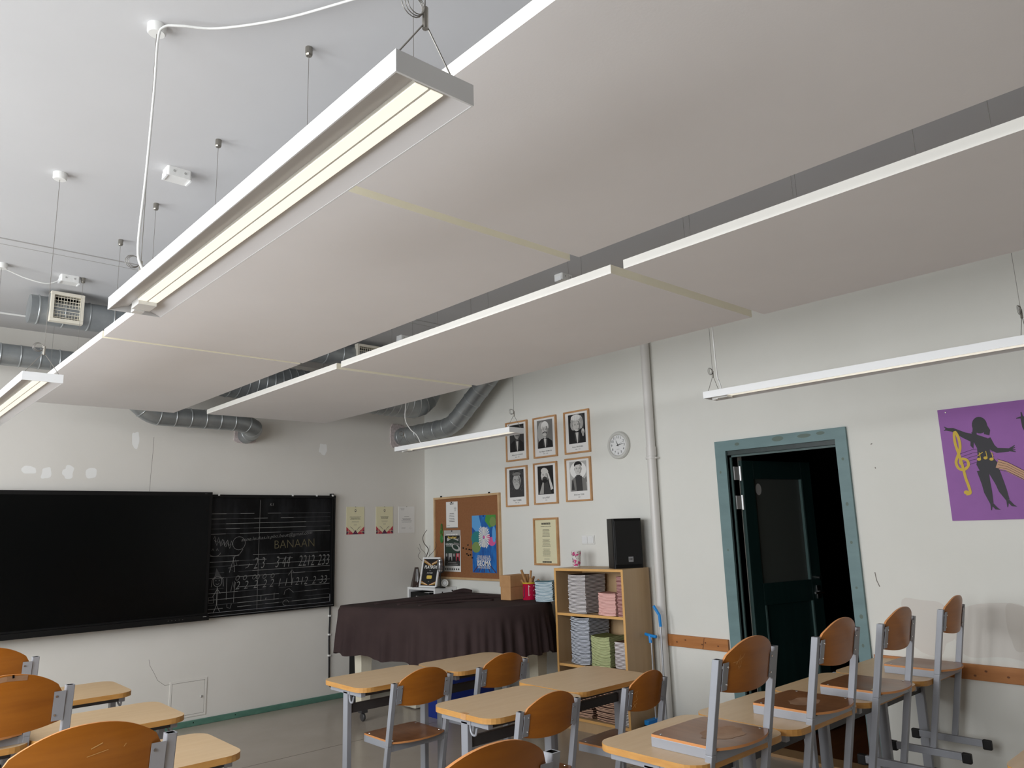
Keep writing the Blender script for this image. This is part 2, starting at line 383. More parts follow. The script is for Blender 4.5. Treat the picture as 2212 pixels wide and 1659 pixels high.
# ------------------------------------------------------------------ door with casing
door = struct(empty('door_1', (RX, 2.715, 0)))
yc = 2.715
def casing(pts, nm='casing'):
    b = MB(); m = Matrix(((0, 0, 1, 0), (1, 0, 0, 0), (0, 1, 0, 0), (0, 0, 0, 1)))   # polygon (y,z) extruded along x
    b.prism(pts, -.022, 0, TEAL, mtx=m); return b.build(nm, door, bevel=.003)
L, R_, T = 3.225-yc, 2.207-yc, 2.215
li, ri, ti = 3.135-yc, 2.285-yc, 2.137
c1 = casing([(L, 0), (li, 0), (li, ti), (L, T)]); c2 = casing([(R_, 0), (ri, 0), (ri, ti), (R_, T)]); c3 = casing([(L, T), (li, ti), (ri, ti), (R_, T)])
for (y, z, rx, rz, par) in ((3.03, 2.18, .02, .012, c3), (2.70, 2.185, .045, .018, c3), (2.50, 2.185, .05, .014, c3), (2.38, 2.19, .03, .012, c3), (3.19, 1.98, .008, .01, c1), (3.18, 1.40, .007, .008, c1), (2.25, 1.7, .01, .012, c2), (2.245, 2.0, .009, .01, c2), (2.25, 1.45, .009, .01, c2), (2.25, 1.16, .008, .008, c2), (2.24, .98, .012, .014, c2), (2.25, .80, .008, .012, c2)):
    f = FP(0.0); f.ell(TEALK, -(y-yc), z, rx, rz); f.build('knot', par, loc=(-.022, 0, 0), rot=(0, 0, RW))
b = MB()
b.box(.0, .14, .42, .455, 0, DZ, GREEND); b.box(.0, .14, -.455, -.43, 0, DZ, GREEND); b.box(.0, .14, -.43, .42, DZ-.035, DZ, GREEND)
b.box(.03, .045, .405, .42, 0, DZ-.03, GREENL); b.box(.03, .045, -.43, .42, DZ-.05, DZ-.035, GREENL)
b.build('jamb', door)
b = MB(); b.box(-.005, .16, -.45, .45, 0, .02, SILL); b.build('sill', door)
leaf = MB(); LW, LH, LT = .80, 2.07, .045
leaf.box(0, .12, 0, LT, 0.02, LH, GREEND); leaf.box(LW-.12, LW, 0, LT, .02, LH, GREEND); leaf.box(.12, LW-.12, 0, LT, LH-.14, LH, GREEND)
leaf.box(.12, LW-.12, 0, LT, .98, 1.14, GREEND); leaf.box(.12, LW-.12, 0, LT, .02, .22, GREEND); leaf.box(.12, LW-.12, .012, .033, .22, .98, GREEND)
lf = leaf.build('door_leaf', door, bevel=.002)
lf.location = (.15, .39, 0); lf.rotation_euler = (0, 0, -math.radians(11))
b = MB(); b.box(.12, LW-.12, .018, .028, 1.14, LH-.14, FROST); b.build('glass_pane', lf)
b = MB()
b.box(.12, .135, -.004, .012, .22, .98, GREENL); b.box(LW-.135, LW-.12, -.004, .012, .22, .98, GREENL)
b.box(LW-.135, LW-.12, -.004, .018, 1.14, LH-.14, GREENL); b.box(-.006, .0, 0, LT, .02, LH, GREENL)
b.build('moulding', lf)
f = FP(-.0); f.ell(LGREY, .18, 1.85, .033, .045); f.build('sticker', lf, loc=(0, .017, 0))
b = MB(); b.tube([(LW-.05, .0, 1.04), (LW-.05, -.05, 1.04)], .010, CHROME); b.tube([(LW-.05, -.05, 1.04), (LW-.16, -.055, 1.04)], .009, CHROME); b.box(LW-.07, LW-.03, -.006, 0, .99, 1.09, CHROME); b.build('handle', lf)
b = MB(); b.tube([(LW-.05, .0, 1.15), (LW-.05, -.035, 1.15)], .016, CHROME, 12); b.build('lock_knob', lf)
for z in (1.92, 1.70):
    b = MB(); b.box(.05, .13, .40, .4185, z, z+.10, HINGE); b.tube([(.13, .40, z-.005), (.13, .40, z+.105)], .010, HINGE); b.build('hinge', door)

# ------------------------------------------------------------------ suspended acoustic panels
K = 1.03; PZ0, PZ1 = 2.63, 2.668
def panel(x0, x1, y0, y1, label, wires, wz=None):
    t = thing('ceiling_panel', ((x0+x1)/2, (y0+y1)/2, PZ0), label, 'ceiling panel', 'suspended acoustic panels')
    hx, hy = (x1-x0)/2, (y1-y0)/2; b = MB()
    b.prism([(-hx, -hy), (hx, -hy), (hx, hy), (-hx, hy)], 0, PZ1-PZ0, PANELM, side=PANELE, bot=PANELM)
    k = b.mi(PANELC); b.m[2] = k; b.m[4] = k          # the short end faces are raw cream fibre
    b.build('board', t)
    for wx, wy in wires:
        lx, ly = wx-(x0+x1)/2, wy-(y0+y1)/2
        b = MB(); b.tube([(lx, ly, PZ1-PZ0), (lx, ly, CZ-PZ0)], .0011, WIRE, 5); wo = b.build('suspension_wire', t)
        b = MB(); b.lathe([(.010, -.034), (.013, -.028), (.013, 0)], NICKEL, 12, Matrix.Translation((lx, ly, CZ-PZ0))); b.build('anchor', wo)
R1X = (.943*K, 2.012*K); R2X = (2.25*K, 3.322*K)
panel(*R1X, 4.06*K, 6.25*K, 'farthest white acoustic panel of the left row, nearest the front wall', [(1.118, 4.56), (1.118, 5.41), (1.118, 6.2), (1.8, 4.56), (1.8, 6.2)])
panel(*R1X, 1.85*K, 4.03*K, 'middle white acoustic panel of the left row, beside the long near lamp', [(1.118, 2.25), (1.118, 3.09), (1.118, 3.93), (1.8, 2.25), (1.8, 3.93)])
panel(*R1X, -.36*K, 1.805*K, 'nearest white acoustic panel of the left row, reaching the top edge', [(1.118, .0), (1.118, .83), (1.118, 1.6), (1.8, 0), (1.8, 1.6)])
panel(*R2X, 4.055*K, 6.18*K, 'farthest white acoustic panel of the right row, above the wall lamp', [(2.55, 4.30), (2.55, 5.2), (2.55, 6.0), (3.2, 4.61), (3.2, 6.0)])
panel(*R2X, 1.85*K, 4.0*K, 'middle white acoustic panel of the right row, above the framed portraits', [(2.50, 2.315), (2.60, 2.32), (2.55, 2.96), (2.55, 3.42), (2.55, 3.9), (3.2, 3.9)])
panel(*R2X, -.36*K, 1.785*K, 'nearest white acoustic panel of the right row, reaching the right edge', [(2.55, .56), (2.55, .78), (2.55, 1.21), (2.50, 1.66), (2.56, 1.67), (3.2, 0), (3.2, 1.5)])

# ------------------------------------------------------------------ pendant lamps
LZ0, LZ1 = 2.308, 2.347
def lamp(x0, x1, y0, y1, label, cord_end, cord=None, loops=True):
    cx, cy = (x0+x1)/2, (y0+y1)/2
    t = thing('pendant_lamp', (cx, cy, LZ0), label, 'lamp', 'pendant strip lamps'); hx, hy = (x1-x0)/2, (y1-y0)/2; H = LZ1-LZ0
    b = MB()                                                   # hollow tray: top, two long sides, two ends, sloping reflectors
    b.box(-hx, hx, -hy, hy, H-.003, H, LAMPW)
    b.box(-hx, -hx+.003, -hy, hy, 0, H-.003, LAMPW); b.box(hx-.003, hx, -hy, hy, 0, H-.003, LAMPW)
    b.box(-hx+.003, hx-.003, -hy, -hy+.004, 0, H-.003, LAMPW); b.box(-hx+.003, hx-.003, hy-.004, hy, 0, H-.003, LAMPW)
    b.build('housing', t)
    b = MB()
    for sgn in (-1, 1):
        pts = [(sgn*(hx-.003), .0005), (sgn*(hx-.02), .0075), (sgn*(hx-.036), .0140), (sgn*.022, .0195)]
        b.grid([[(x, -hy+.005, z) for x, z in pts], [(x, hy-.005, z) for x, z in pts]], REFL)
    b.build('reflector', t, smooth=True)
    e0, e1 = -hy+.02, hy-.13                                    # luminous bar
    if cord_end < 0: e0, e1 = -hy+.13, hy-.02
    b = MB(); b.box(-.029, .029, e0, e1, .0105, .030, TUBE2); b.box(-.0025, .0025, e0, e1, .0090, .0105, TUBE2); b.build('diffuser', t)
    b = MB(); b.box(-.028, -.0025, e0, e1, .0085, .0105, TUBE); b.box(.0025, .028, e0, e1, .0085, .0105, TUBE); b.build('light_strip', t)
    ye = e1 if cord_end > 0 else e0; sg = 1 if cord_end > 0 else -1
    b = MB(); b.box(-.026, .026, min(ye, ye+sg*.07), max(ye, ye+sg*.07), -.003, .02, WHITEP); b.box(-.018, .012, min(ye+sg*.07, ye+sg*.105), max(ye+sg*.07, ye+sg*.105), -.006, .016, WHITEP); b.build('end_socket', t)
    for s2 in (-1, 1):                                          # hangers: V wires, gripper, coil, ceiling cup
        y = s2*(hy-.03); g = H+.10
        b = MB(); b.tube([(-hx+.01, y, H), (0, y, g)], .0015, WIRE, 5); b.tube([(hx-.01, y, H), (0, y, g)], .0015, WIRE, 5); b.tube([(0, y, g), (0, y, CZ-LZ0-.03)], .0013, WIRE, 5)
        h = b.build('hanger_wire', t)
        b = MB(); b.tube([(0, y, g-.012), (0, y, g+.028)], .0055, NICKEL, 8); b.build('gripper', h)
        b = MB()
        for q in range(3):
            rr = .017+.002*q
            b.tube([(-.004-rr + rr*math.cos(a), y+.003*q-.004, g+.022 + rr*math.sin(a)) for a in [2*PI*k/16 for k in range(17)]], .0011, WIRE, 4, caps=False)
        b.build('spare_coil', h, smooth=True)
        b = MB(); b.lathe([(.026, -.032), (.030, -.026), (.030, 0)], WHITEP, 20, Matrix.Translation((0, y, CZ-LZ0))); b.build('ceiling_cup', h, smooth='auto')
    if cord:
        b = MB(); pts = [Vector(p)-Vector((cx, cy, LZ0)) for p in cord]; b.tube(smooth_path(pts), .0042, WHITEP, 8); b.build('power_cord', t, smooth=True)
    return t
def smooth_path(pts, n=6):
    pts = [Vector(p) for p in pts]; out = []
    for i in range(len(pts)-1):
        p0 = pts[max(i-1, 0)]; p1 = pts[i]; p2 = pts[i+1]; p3 = pts[min(i+2, len(pts)-1)]
        for k in range(n):
            t = k/n
            out.append(0.5*((2*p1) + (p2-p0)*t + (2*p0-5*p1+4*p2-p3)*t*t + (3*p1-p0-3*p2+p3)*t**3))
    out.append(pts[-1]); return out
lamp(.59, .747, .892, 2.50, 'long white strip lamp hanging nearest the camera, beside the left panel row', 1,
     [(1.30, 1.5, 3.29), (1.08, 1.93, 3.296), (.96, 2.15, 3.30), (.82, 2.32, 3.297), (.72, 2.38, 3.293), (.675, 2.41, 3.285), (.662, 2.425, 3.24), (.662, 2.43, 3.05), (.655, 2.43, 2.75), (.645, 2.425, 2.5), (.66, 2.41, 2.42), (.668, 2.40, 2.345)])
lamp(.585, .745, 3.83, 5.44, 'white strip lamp cut by the left edge, farther along the left panels', 1)
lamp(3.70, 3.842, .80, 2.412, 'white strip lamp hanging before the right wall, above the doorway', 1,
     [(3.77, 2.36, 3.29), (3.77, 2.36, 2.8), (3.772, 2.355, 2.46), (3.78, 2.35, 2.41), (3.775, 2.33, 2.345)])
lamp(3.71, 3.865, 4.10, 5.63, 'short looking white strip lamp in front of the upper left portrait', 1,
     [(3.78, 5.55, 3.29), (3.78, 5.55, 2.8), (3.77, 5.55, 2.60), (3.79, 5.5, 2.50), (3.80, 5.42, 2.44), (3.79, 5.35, 2.37), (3.79, 5.33, 2.345)])
# white ceiling boxes
for (x, y, lab) in ((1.079, 3.498, 'white square ceiling connection box left of the near lamp'), (1.041, 5.436, 'white ceiling connection box above the grille of the left duct'), (3.639, 3.417, 'white ceiling box seen between the middle panels of both rows'), (3.686, 5.446, 'white ceiling box seen just right of the second duct grille')):
    t = thing('connection_box', (x, y, CZ), lab, 'ceiling box', 'ceiling connection boxes')
    b = MB(); b.bbox(-.055, .055, -.04, .04, -.045, 0, WHITEP, .006); b.build('casing', t, bevel=.003)
    b = MB(); b.box(-.058, -.05, -.03, .03, -.05, -.02, WHITE); b.box(.05, .058, -.03, .03, -.05, -.02, WHITE); b.build('cover_clip', t)
    for q in (-.025, .025):
        b = MB(); b.tube([(q, -.04, -.02), (q, -.043, -.02)], .006, LGREY, 8); b.build('screw', t)
b = MB(); b.tube(smooth_path([(.655, 5.42, 3.295), (.70, 5.43, 3.29), (.80, 5.44, 3.262), (.92, 5.44, 3.25), (.99, 5.437, 3.288)]), .004, WHITEP, 6)
tag(b.build('power_cord', smooth=True), 'white cord sagging below the ceiling towards the box over the duct', 'cord')
t = thing('ceiling_cup', (.655, 5.42, CZ), 'small white ceiling cup at the left edge of the photo', 'ceiling cup')
b = MB(); b.lathe([(.026, -.032), (.030, -.026), (.030, 0)], WHITEP, 20); b.build('cup', t, smooth='auto')

# ------------------------------------------------------------------ ventilation ducts
RINGS = {}
def ring(parent, p, d, r):
    key = round(r, 3)
    if key not in RINGS:
        b = MB(); prof = []
        for k in range(28): prof.append((r*1.0*math.cos(2*PI*k/28), r*math.sin(2*PI*k/28)))
        rows = []
        for (dr, dz) in ((.0, -.006), (.005, -.003), (.005, .003), (.0, .006)):
            rows.append([((r+dr)*math.cos(2*PI*k/28), (r+dr)*math.sin(2*PI*k/28), dz) for k in range(28)])
        b.grid(rows, DUCTS, closed=True); RINGS[key] = b.mesh('seam_ring', True)
    o = bpy.data.objects.new('seam_ring', RINGS[key]); COL.objects.link(o); o.parent = parent
    o.rotation_mode = 'QUATERNION'; o.rotation_quaternion = Vector(d).to_track_quat('Z', 'Y'); o.location = p
def arc_path(pts, rad, n=7):
    pts = [Vector(p) for p in pts]; out = [pts[0]]
    for i in range(1, len(pts)-1):
        a = (pts[i-1]-pts[i]).normalized(); c = (pts[i+1]-pts[i]).normalized()
        p0 = pts[i]+a*rad; p2 = pts[i]+c*rad
        for k in range(n+1):
            t = k/n; out.append((1-t)**2*p0 + 2*t*(1-t)*pts[i] + t*t*p2)
    out.append(pts[-1]); return out
def duct(pts, r, label, step=.14, rad=.16, origin=None):
    o = Vector(origin or pts[0]); t = thing('ventilation_duct', o, label, 'duct', 'ventilation ducts')
    P = arc_path([Vector(p)-o for p in pts], rad)
    b = MB(); b.tube(P, r, DUCT, 28); b.build('pipe', t, smooth='auto')
    acc = .05; 
    for i in range(len(P)-1):
        seg = P[i+1]-P[i]; l = seg.length; d = seg.normalized() if l > 1e-6 else None
        while d and acc <= l:
            ring(t, P[i]+d*acc, d, r); acc += step
        acc -= l
    return t
d1 = duct([(.895, 5.85, 3.178), (3.95, 5.85, 3.178)], .099, 'steel duct with a capped end and cream grilles, high under the ceiling', .155)
b = MB(); b.box(.10, .13, -.103, .103, .0, .105, DUCTS); b.tube([(.115, 0, .09), (.115, 0, CZ-3.178)], .005, NICKEL); b.build('hanger_strap', d1)
def grille(parent, x0, x1, z0, z1, y):
    b = MB(); fwd = .022
    b.box(x0, x1, -fwd, .03, z0, z0+fwd, GRILLE); b.box(x0, x1, -fwd, .03, z1-fwd, z1, GRILLE); b.box(x0, x0+fwd, -fwd, .03, z0+fwd, z1-fwd, GRILLE); b.box(x1-fwd, x1, -fwd, .03, z0+fwd, z1-fwd, GRILLE)
    g = b.build('grille', parent, loc=(0, y, 0), bevel=.002)
    b = MB(); b.box(x0+fwd, x1-fwd, .02, .03, z0+fwd, z1-fwd, DARK); b.build('backing', g)
    n = 7
    for i in range(n):
        z = z0+fwd + (z1-z0-2*fwd)*(i+.5)/n; b = MB(); b.box(x0+fwd, x1-fwd, -.004, .003, z-.0018, z+.0018, GRILLE); b.build('slat', g)
    n = 9
    for i in range(n):
        x = x0+fwd + (x1-x0-2*fwd)*(i+.5)/n; b = MB(); b.box(x-.0013, x+.0013, .003, .007, z0+fwd, z1-fwd, GRILLE); b.build('slat', g)
grille(d1, 1.0-.895, 1.205-.895, -.092, .118, -.10)
grille(d1, 3.385-.895, 3.62-.895, -.115, .095, -.10)
duct([(-1.4, 6.66, 3.01), (1.52, 6.66, 3.01), (1.98, 6.72, 2.64), (2.78, 6.74, 2.64), (2.95, 6.84, 2.60), (2.95, 7.066, 2.565)], .083, 'lower steel duct bending down and along the front wall above the screen', .13, .09)
duct([(2.0, 6.42, 2.98), (4.55, 6.42, 2.93), (4.72, 6.42, 3.28)], .165, 'widest steel duct, ribbed, above the far panels near the corner', .075, .14)
duct([(4.735, 7.066, 2.655), (4.80, 6.20, 2.675), (4.86, 5.55, 3.18), (4.86, 5.3, 3.30)], .095, 'steel duct elbow rising along the right wall above the portraits', .15, .14)
for (x, z, hx, hz, lab) in ((2.945, 2.565, .105, .075, 'rough foam collar where the duct enters the wall above the chalkboard'), (4.70, 2.66, .10, .13, 'tall rough foam collar around the duct mouth beside the corner')):
    b = MB(); rr = random.Random(int(x*10)); n = 20; pts = []
    for k in range(n):
        a = 2*PI*k/n; c, s_ = math.cos(a), math.sin(a); q = 1/max(abs(c), abs(s_)); pts.append((x + hx*q*c*(1+rr.uniform(-.06, .06)), z + hz*q*s_*(1+rr.uniform(-.06, .06))))
    b.prism(pts, -FY, -FY+.02, FOAM, mtx=Matrix(((1, 0, 0, 0), (0, 0, -1, 0), (0, 1, 0, 0), (0, 0, 0, 1)))); o = b.build('foam_collar')
    tag(o, lab, 'foam collar')

# ------------------------------------------------------------------ heating pipe
t = thing('heating_pipe', (5.026, 3.815, 0), 'white vertical heating pipe on the right wall beside the bookcase', 'pipe')
b = MB(); b.tube([(0, 0, 0), (0, 0, CZ)], .037, PIPEM, 24); b.build('pipe', t, smooth='auto')
b = MB(); b.tube([(0, 0, 2.16), (0, 0, 2.235)], .042, PIPEM, 24); b.build('sleeve', t, smooth='auto')
b = MB(); b.tube([(0, 0, 2.135), (0, 0, 2.15)], .048, PIPEM, 24); b.box(-.01, .044, -.055, -.035, 2.137, 2.148, PIPEM); b.build('clamp', t, smooth='auto')

# ------------------------------------------------------------------ front wall: screen, chalkboard, papers, hatch
t = thing('display_screen', (1.66, 6.95, 1.45), 'large black switched off display screen on the front wall', 'screen')
b = MB(); b.box(-.96, .96, 0, .044, -.557, .561, BLK); b.build('body', t, bevel=.004)
b = MB(); b.box(-.93, .93, -.003, 0, -.497, .527, SCREENM); b.build('glass', t)
b = MB(); b.box(-.97, .97, -.02, .0, -.560, -.515, BLK); b.box(-.97, .965, -.012, 0, -.515, -.503, BLK); b.build('lower_bezel', t, bevel=.003)
f = FP(-.0205)
for k in range(5): f.rect(INKG, .62+.03*k, .626+.03*k, -.537, -.533)
f.rect(LGREY, .915, .945, -.53, -.526); f.build('button_marks', t)
f = FP(-.0005); f.text(LGREY, '····', .90, .545, .02); f.build('bezel_marks', t)
t = thing('chalkboard', (3.27, FY-.04, 1.445), 'black chalkboard with chalk music staves, numbers and BANAAN', 'chalkboard')
XL, XR = -.95, .626
b = MB(); b.box(XL, XR, 0, .03, -.55, .545, BOARDM); b.build('slate', t)
b = MB(); b.box(XL, XR+.012, -.018, .03, .52, .548, BLK); b.box(XR-.028, XR-.012, -.014, 0, -.52, .52, BLK); b.box(XR-.006, XR+.012, -.014, .03, -.55, .52, BLK); b.box(XL, XR+.004, -.03, .03, -.55, -.52, BLK)
b.build('frame', t, bevel=.002)
b = MB(); b.box(XL, XR-.01, -.032, -.030, -.535, -.532, ALU); b.box(XL, XR-.03, -.004, 0, -.508, -.505, ALU); b.box(XR-.034, XR-.03, -.004, 0, -.50, -.43, ALU); b.build('chalk_ledge_trim', t)
for x in (-.57, .16, .42, .60):
    b = MB(); b.box(x-.008, x+.008, -.022, -.01, .538, .556, WHITEP); b.build('clip', t)
b = MB(); b.box(.585, .60, -.01, .02, .548, .568, BLK); b.box(.608, .62, -.01, .02, .548, .568, BLK); b.build('hook', t)
f = FP(-.001, .00006)
def S(px, pz): return (-.628 + (px-40)/1520*1.222, pz)        # across the visible board
stv = [.395, .345, .300, .243, .195, -.0, -.05, -.10, -.155, -.205, -.44, -.39, -.34, -.29, -.245]
def zrow(u, zl, zr): return zl + (zr-zl)*u
rows = [(.373, .377), (.325, .335), (.280, .292), (.235, .243), (.188, .198), (-.01, -.012+.0), (-.062, -.052), (-.103, -.094), (-.158, -.15), (-.205, -.197), (-.395, -.375), (-.44, -.425), (-.475, -.46), (-.337, -.325), (-.30, -.282)]
rl = random.Random(3)
for zl, zr in rows:
    x0, x1 = -.62, .585; n = 9
    for k in range(n):
        if rl.random() < .05: continue
        a = x0+(x1-x0)*k/n; c = x0+(x1-x0)*(k+1)/n
        f.line(CHALK if rl.random() < .6 else CHALKD, [(a, zrow(k/n, zl, zr)), (c, zrow((k+1)/n, zl, zr))], .0042)
f.line(CHALK, [(-.165, .50), (-.166, 0), (-.165, -.515)], .003)
f.text(CHALK, 'K1', -.05, .455, .038, shear=.2)
f.text(CHALK, 'anne.luukas.is.pho.bout@gmail.com', .02, .155, .045, bold=-.012, shear=.3, rot=.07, sx=1.12)
f.text(CHALKY, 'BANAAN', .20, .075, .115, bold=-.018, sx=.92, rot=.02)
for tx, x in (('2 3', -.158), ('3 44', .075), ('2212', .325), ('233', .510)): f.text(CHALK, tx, x, -.095, .150, bold=-.014, shear=.25, sx=.58)
for x in (-.36, -.29, -.20, -.165, -.10, -.02): 
    f.line(CHALK, [(x+.016*math.cos(a)+.006*math.sin(a), -.215+.02*math.sin(a)) for a in [2*PI*k/12 for k in range(13)]], .0035)
for tx, x in (('2', -.36), ('2', -.28), ('2', -.19), ('2', -.10), ('2', -.03), ('1 1', .08), ('1', .175), ('2', .23), ('12', .30), ('2', .41), ('33', .51)): f.text(CHALK, tx, x, -.285, .105, bold=-.015, shear=.25, sx=.82)
f.line(CHALK, [(-.60+.012*k, .145+.03*math.sin(k*1.9)-.0035*k) for k in range(16)], .004); f.line(CHALK, [(-.59+.012*k, .115+.025*math.sin(k*1.9+1)-.003*k) for k in range(14)], .0035)
f.line(CHALK, [(-.58+.05*math.cos(a), .02+.03*math.sin(a)) for a in [PI+PI*k/10 for k in range(11)]], .004)
for x in (-.60, -.56): f.line(CHALK, [(x-.01, .04), (x, .06), (x+.01, .04)], .0035)
f.line(CHALK, [(-.44, -.16), (-.40, -.02), (-.37, -.10), (-.45, -.12), (-.39, -.16), (-.41, -.02)], .004)
f.line(CHALK, [(-.36+.06*math.cos(a), .10+.06*math.sin(a)) for a in [2*PI*k/16 for k in range(17)]], .003)
f.line(CHALK, [(-.40, -.02), (-.35, .0), (-.32, .045)], .0035); f.line(CHALK, [(-.29, -.13), (-.265, -.12), (-.25, -.09)], .004)
f.line(CHALK, [(-.545+.04*math.cos(a), -.235+.045*math.sin(a)) for a in [2*PI*k/16 for k in range(17)]], .0045)      # chalk figure
f.poly(CHALKD, [(-.575, -.19), (-.515, -.19), (-.56, -.115)])
f.line(CHALK, [(-.60, -.28), (-.595, -.22), (-.57, -.19)], .004); f.line(CHALK, [(-.49, -.28), (-.495, -.22), (-.52, -.19)], .004)
for x in (-.56, -.53): f.ell(CHALK, x, -.225, .004, .005, 8)
f.line(CHALK, [(-.56, -.253), (-.545, -.262), (-.53, -.253)], .004)
f.line(CHALK, [(-.545, -.285), (-.545, -.44)], .008); f.line(CHALK, [(-.545, -.30), (-.585, -.37)], .005); f.line(CHALK, [(-.545, -.30), (-.515, -.34)], .005)
f.line(CHALK, [(-.575, -.51), (-.545, -.44), (-.515, -.50)], .006); f.line(CHALK, [(-.62, -.37), (-.575, -.37), (-.575, -.42), (-.62, -.42), (-.62, -.37)], .0035)
f.line(CHALK, [(-.46, -.21), (-.46, -.40)], .0035); f.line(CHALK, [(-.42, -.33), (-.405, -.245), (-.385, -.33), (-.38, -.25)], .0035); f.line(CHALK, [(-.39, -.24), (-.39, -.43)], .003)
f.line(CHALK, [(-.13, -.385), (-.13, -.44)], .004); f.line(CHALK, [(0, -.375), (0, -.44)], .004); f.text(CHALK, 'E', -.08, -.425, .03)
f.line(CHALK, [(.10, -.40), (.11, -.36), (.15, -.345), (.20, -.385)], .003); f.line(CHALK, [(.12+.03*math.cos(a), -.475+.025*math.sin(a)) for a in [2*PI*k/14 for k in range(12)]], .003)
f.line(CHALK, [(.17, -.18), (.175, -.30)], .004); f.line(CHALK, [(.14, -.22), (.175, -.17), (.20, -.2)], .0035)
f.line(CHALK, [(-.45, -.44), (-.45, -.47), (-.42, -.48), (-.41, -.44)], .003)
f.build('chalk_writing', t)
# cable down from the board
b = MB(); b.tube(smooth_path([(3.885, FY-.012, .90), (3.885, FY-.012, .75), (3.88, FY-.012, .60), (3.885, FY-.012, .35), (3.888, FY-.012, .17), (3.90, FY-.012, .13), (3.94, FY-.012, .115), (4.05, FY-.012, .12), (4.2, FY-.012, .125)]), .008, BLACKM, 8)
t = thing('wall_cable', (0, 0, 0), 'black cable running from the chalkboard corner down to the baseboard', 'cable'); b.build('cable', t, smooth=True)
for p in ((3.882, .80), (3.882, .62), (3.885, .42), (3.888, .19), (3.93, .116)):
    b = MB(); b.box(p[0]-.01, p[0]+.01, FY-.022, FY, p[1]-.008, p[1]+.008, WHITEP); b.build('clip', t)
# hatch
t = thing('access_hatch', (2.53, FY, .235), 'small white square access hatch low on the front wall', 'hatch')
b = MB(); b.box(-.158, .158, -.006, 0, -.155, -.138, WALLF); b.box(-.158, .158, -.006, 0, .138, .155, WALLF); b.box(-.158, -.141, -.006, 0, -.138, .138, WALLF); b.box(.141, .158, -.006, 0, -.138, .138, WALLF); b.build('frame', t)
b = MB(); b.box(-.138, .138, -.004, 0, -.135, .135, WALLF); d_ = b.build('door', t)
b = MB(); b.box(-.141, .141, -.0015, 0, -.138, .138, CRACK); b.build('gap', t)
b = MB(); b.lathe([(.011, 0), (.011, .006), (.006, .010)], CHROME, 14, Matrix.Translation((.115, -.004, .0)) @ Matrix.Rotation(PI/2, 4, 'X')); b.build('lock', d_)
# certificates
def paper(x, z, w_, h_, label, style, cat='certificate', par=None):
    t = thing('certificate', (x, FY, z), label, cat)
    b = MB(); b.box(-w_/2, w_/2, -.004, 0, -h_/2, h_/2, PAPERC if style else PAPER); b.build('sheet', t)
    f = FP(-.0042); rr = random.Random(int(x*100))
    if style:
        f.ell(INKG, 0, h_*.36, .011, .016); f.ell(PAPERC, 0, h_*.365, .006, .008); f.rect(INKG, -.01, .01, h_*.265, h_*.27)
        f.lines_of_text(INK, 0, h_*.13, 3, .011, .004, .09, .14, rr); f.lines_of_text(INKG, 0, -h_*.03, 2, .009, .002, .05, .09, rr); f.lines_of_text(INKG, 0, -h_*.13, 2, .009, .002, .03, .05, rr)
        for sx in (-1, 1):
            f.poly(RED, [(sx*w_/2, -h_*.22), (sx*w_/2, -h_/2), (sx*.012, -h_/2)]); f.poly(DPURP, [(sx*w_/2, -h_*.34), (sx*w_*.36, -h_*.42), (sx*w_/2, -h_/2)])
            f.line(PAPERC, [(sx*w_/2, -h_*.40), (sx*w_*.25, -h_*.40)], .003); f.line(PAPERC, [(sx*w_*.37, -h_*.30), (sx*w_*.37, -h_/2)], .003)
            for q in range(3): f.line(INKG, [(sx*(.012+.012*q), -h_*.37+.014*q), (sx*(.034+.014*q), -h_*.29+.010*q)], .003)
        f.poly(DPURP, [(-.035, -h_/2), (.035, -h_/2), (0, -h_*.34)]); f.line(RED, [(-.012, -h_*.46), (0, -h_*.42), (.012, -h_*.46)], .003)
    else:
        f.lines_of_text(INKG, -w_*.26, h_*.43, 3, .009, .002, .04, .06, rr); f.lines_of_text(INK, 0, h_*.12, 1, .01, .003, .06, .07, rr); f.lines_of_text(INK, 0, h_*.05, 4, .013, .003, .10, .16, rr); f.lines_of_text(INKG, -w_*.2, -h_*.30, 2, .010, .002, .04, .06, rr)
        f.line(INKG, [(.03, -h_*.34), (.05, -h_*.26), (.045, -h_*.36), (.07, -h_*.31)], .0015)
    f.build('print', t)
    for q in (h_/2-.004,):
        b = MB(); b.box(-.004, .004, -.007, 0, q, q+.006, NICKEL); b.build('clip', t)
paper(4.17, 1.737, .214, .286, 'leftmost cream certificate with red folk pattern, right of the chalkboard', 1)
paper(4.53, 1.737, .214, .288, 'second cream certificate with red folk pattern, next to the white letter', 1)
paper(4.818, 1.738, .214, .288, 'plain white letter pinned on the front wall near the corner', 0, 'letter')

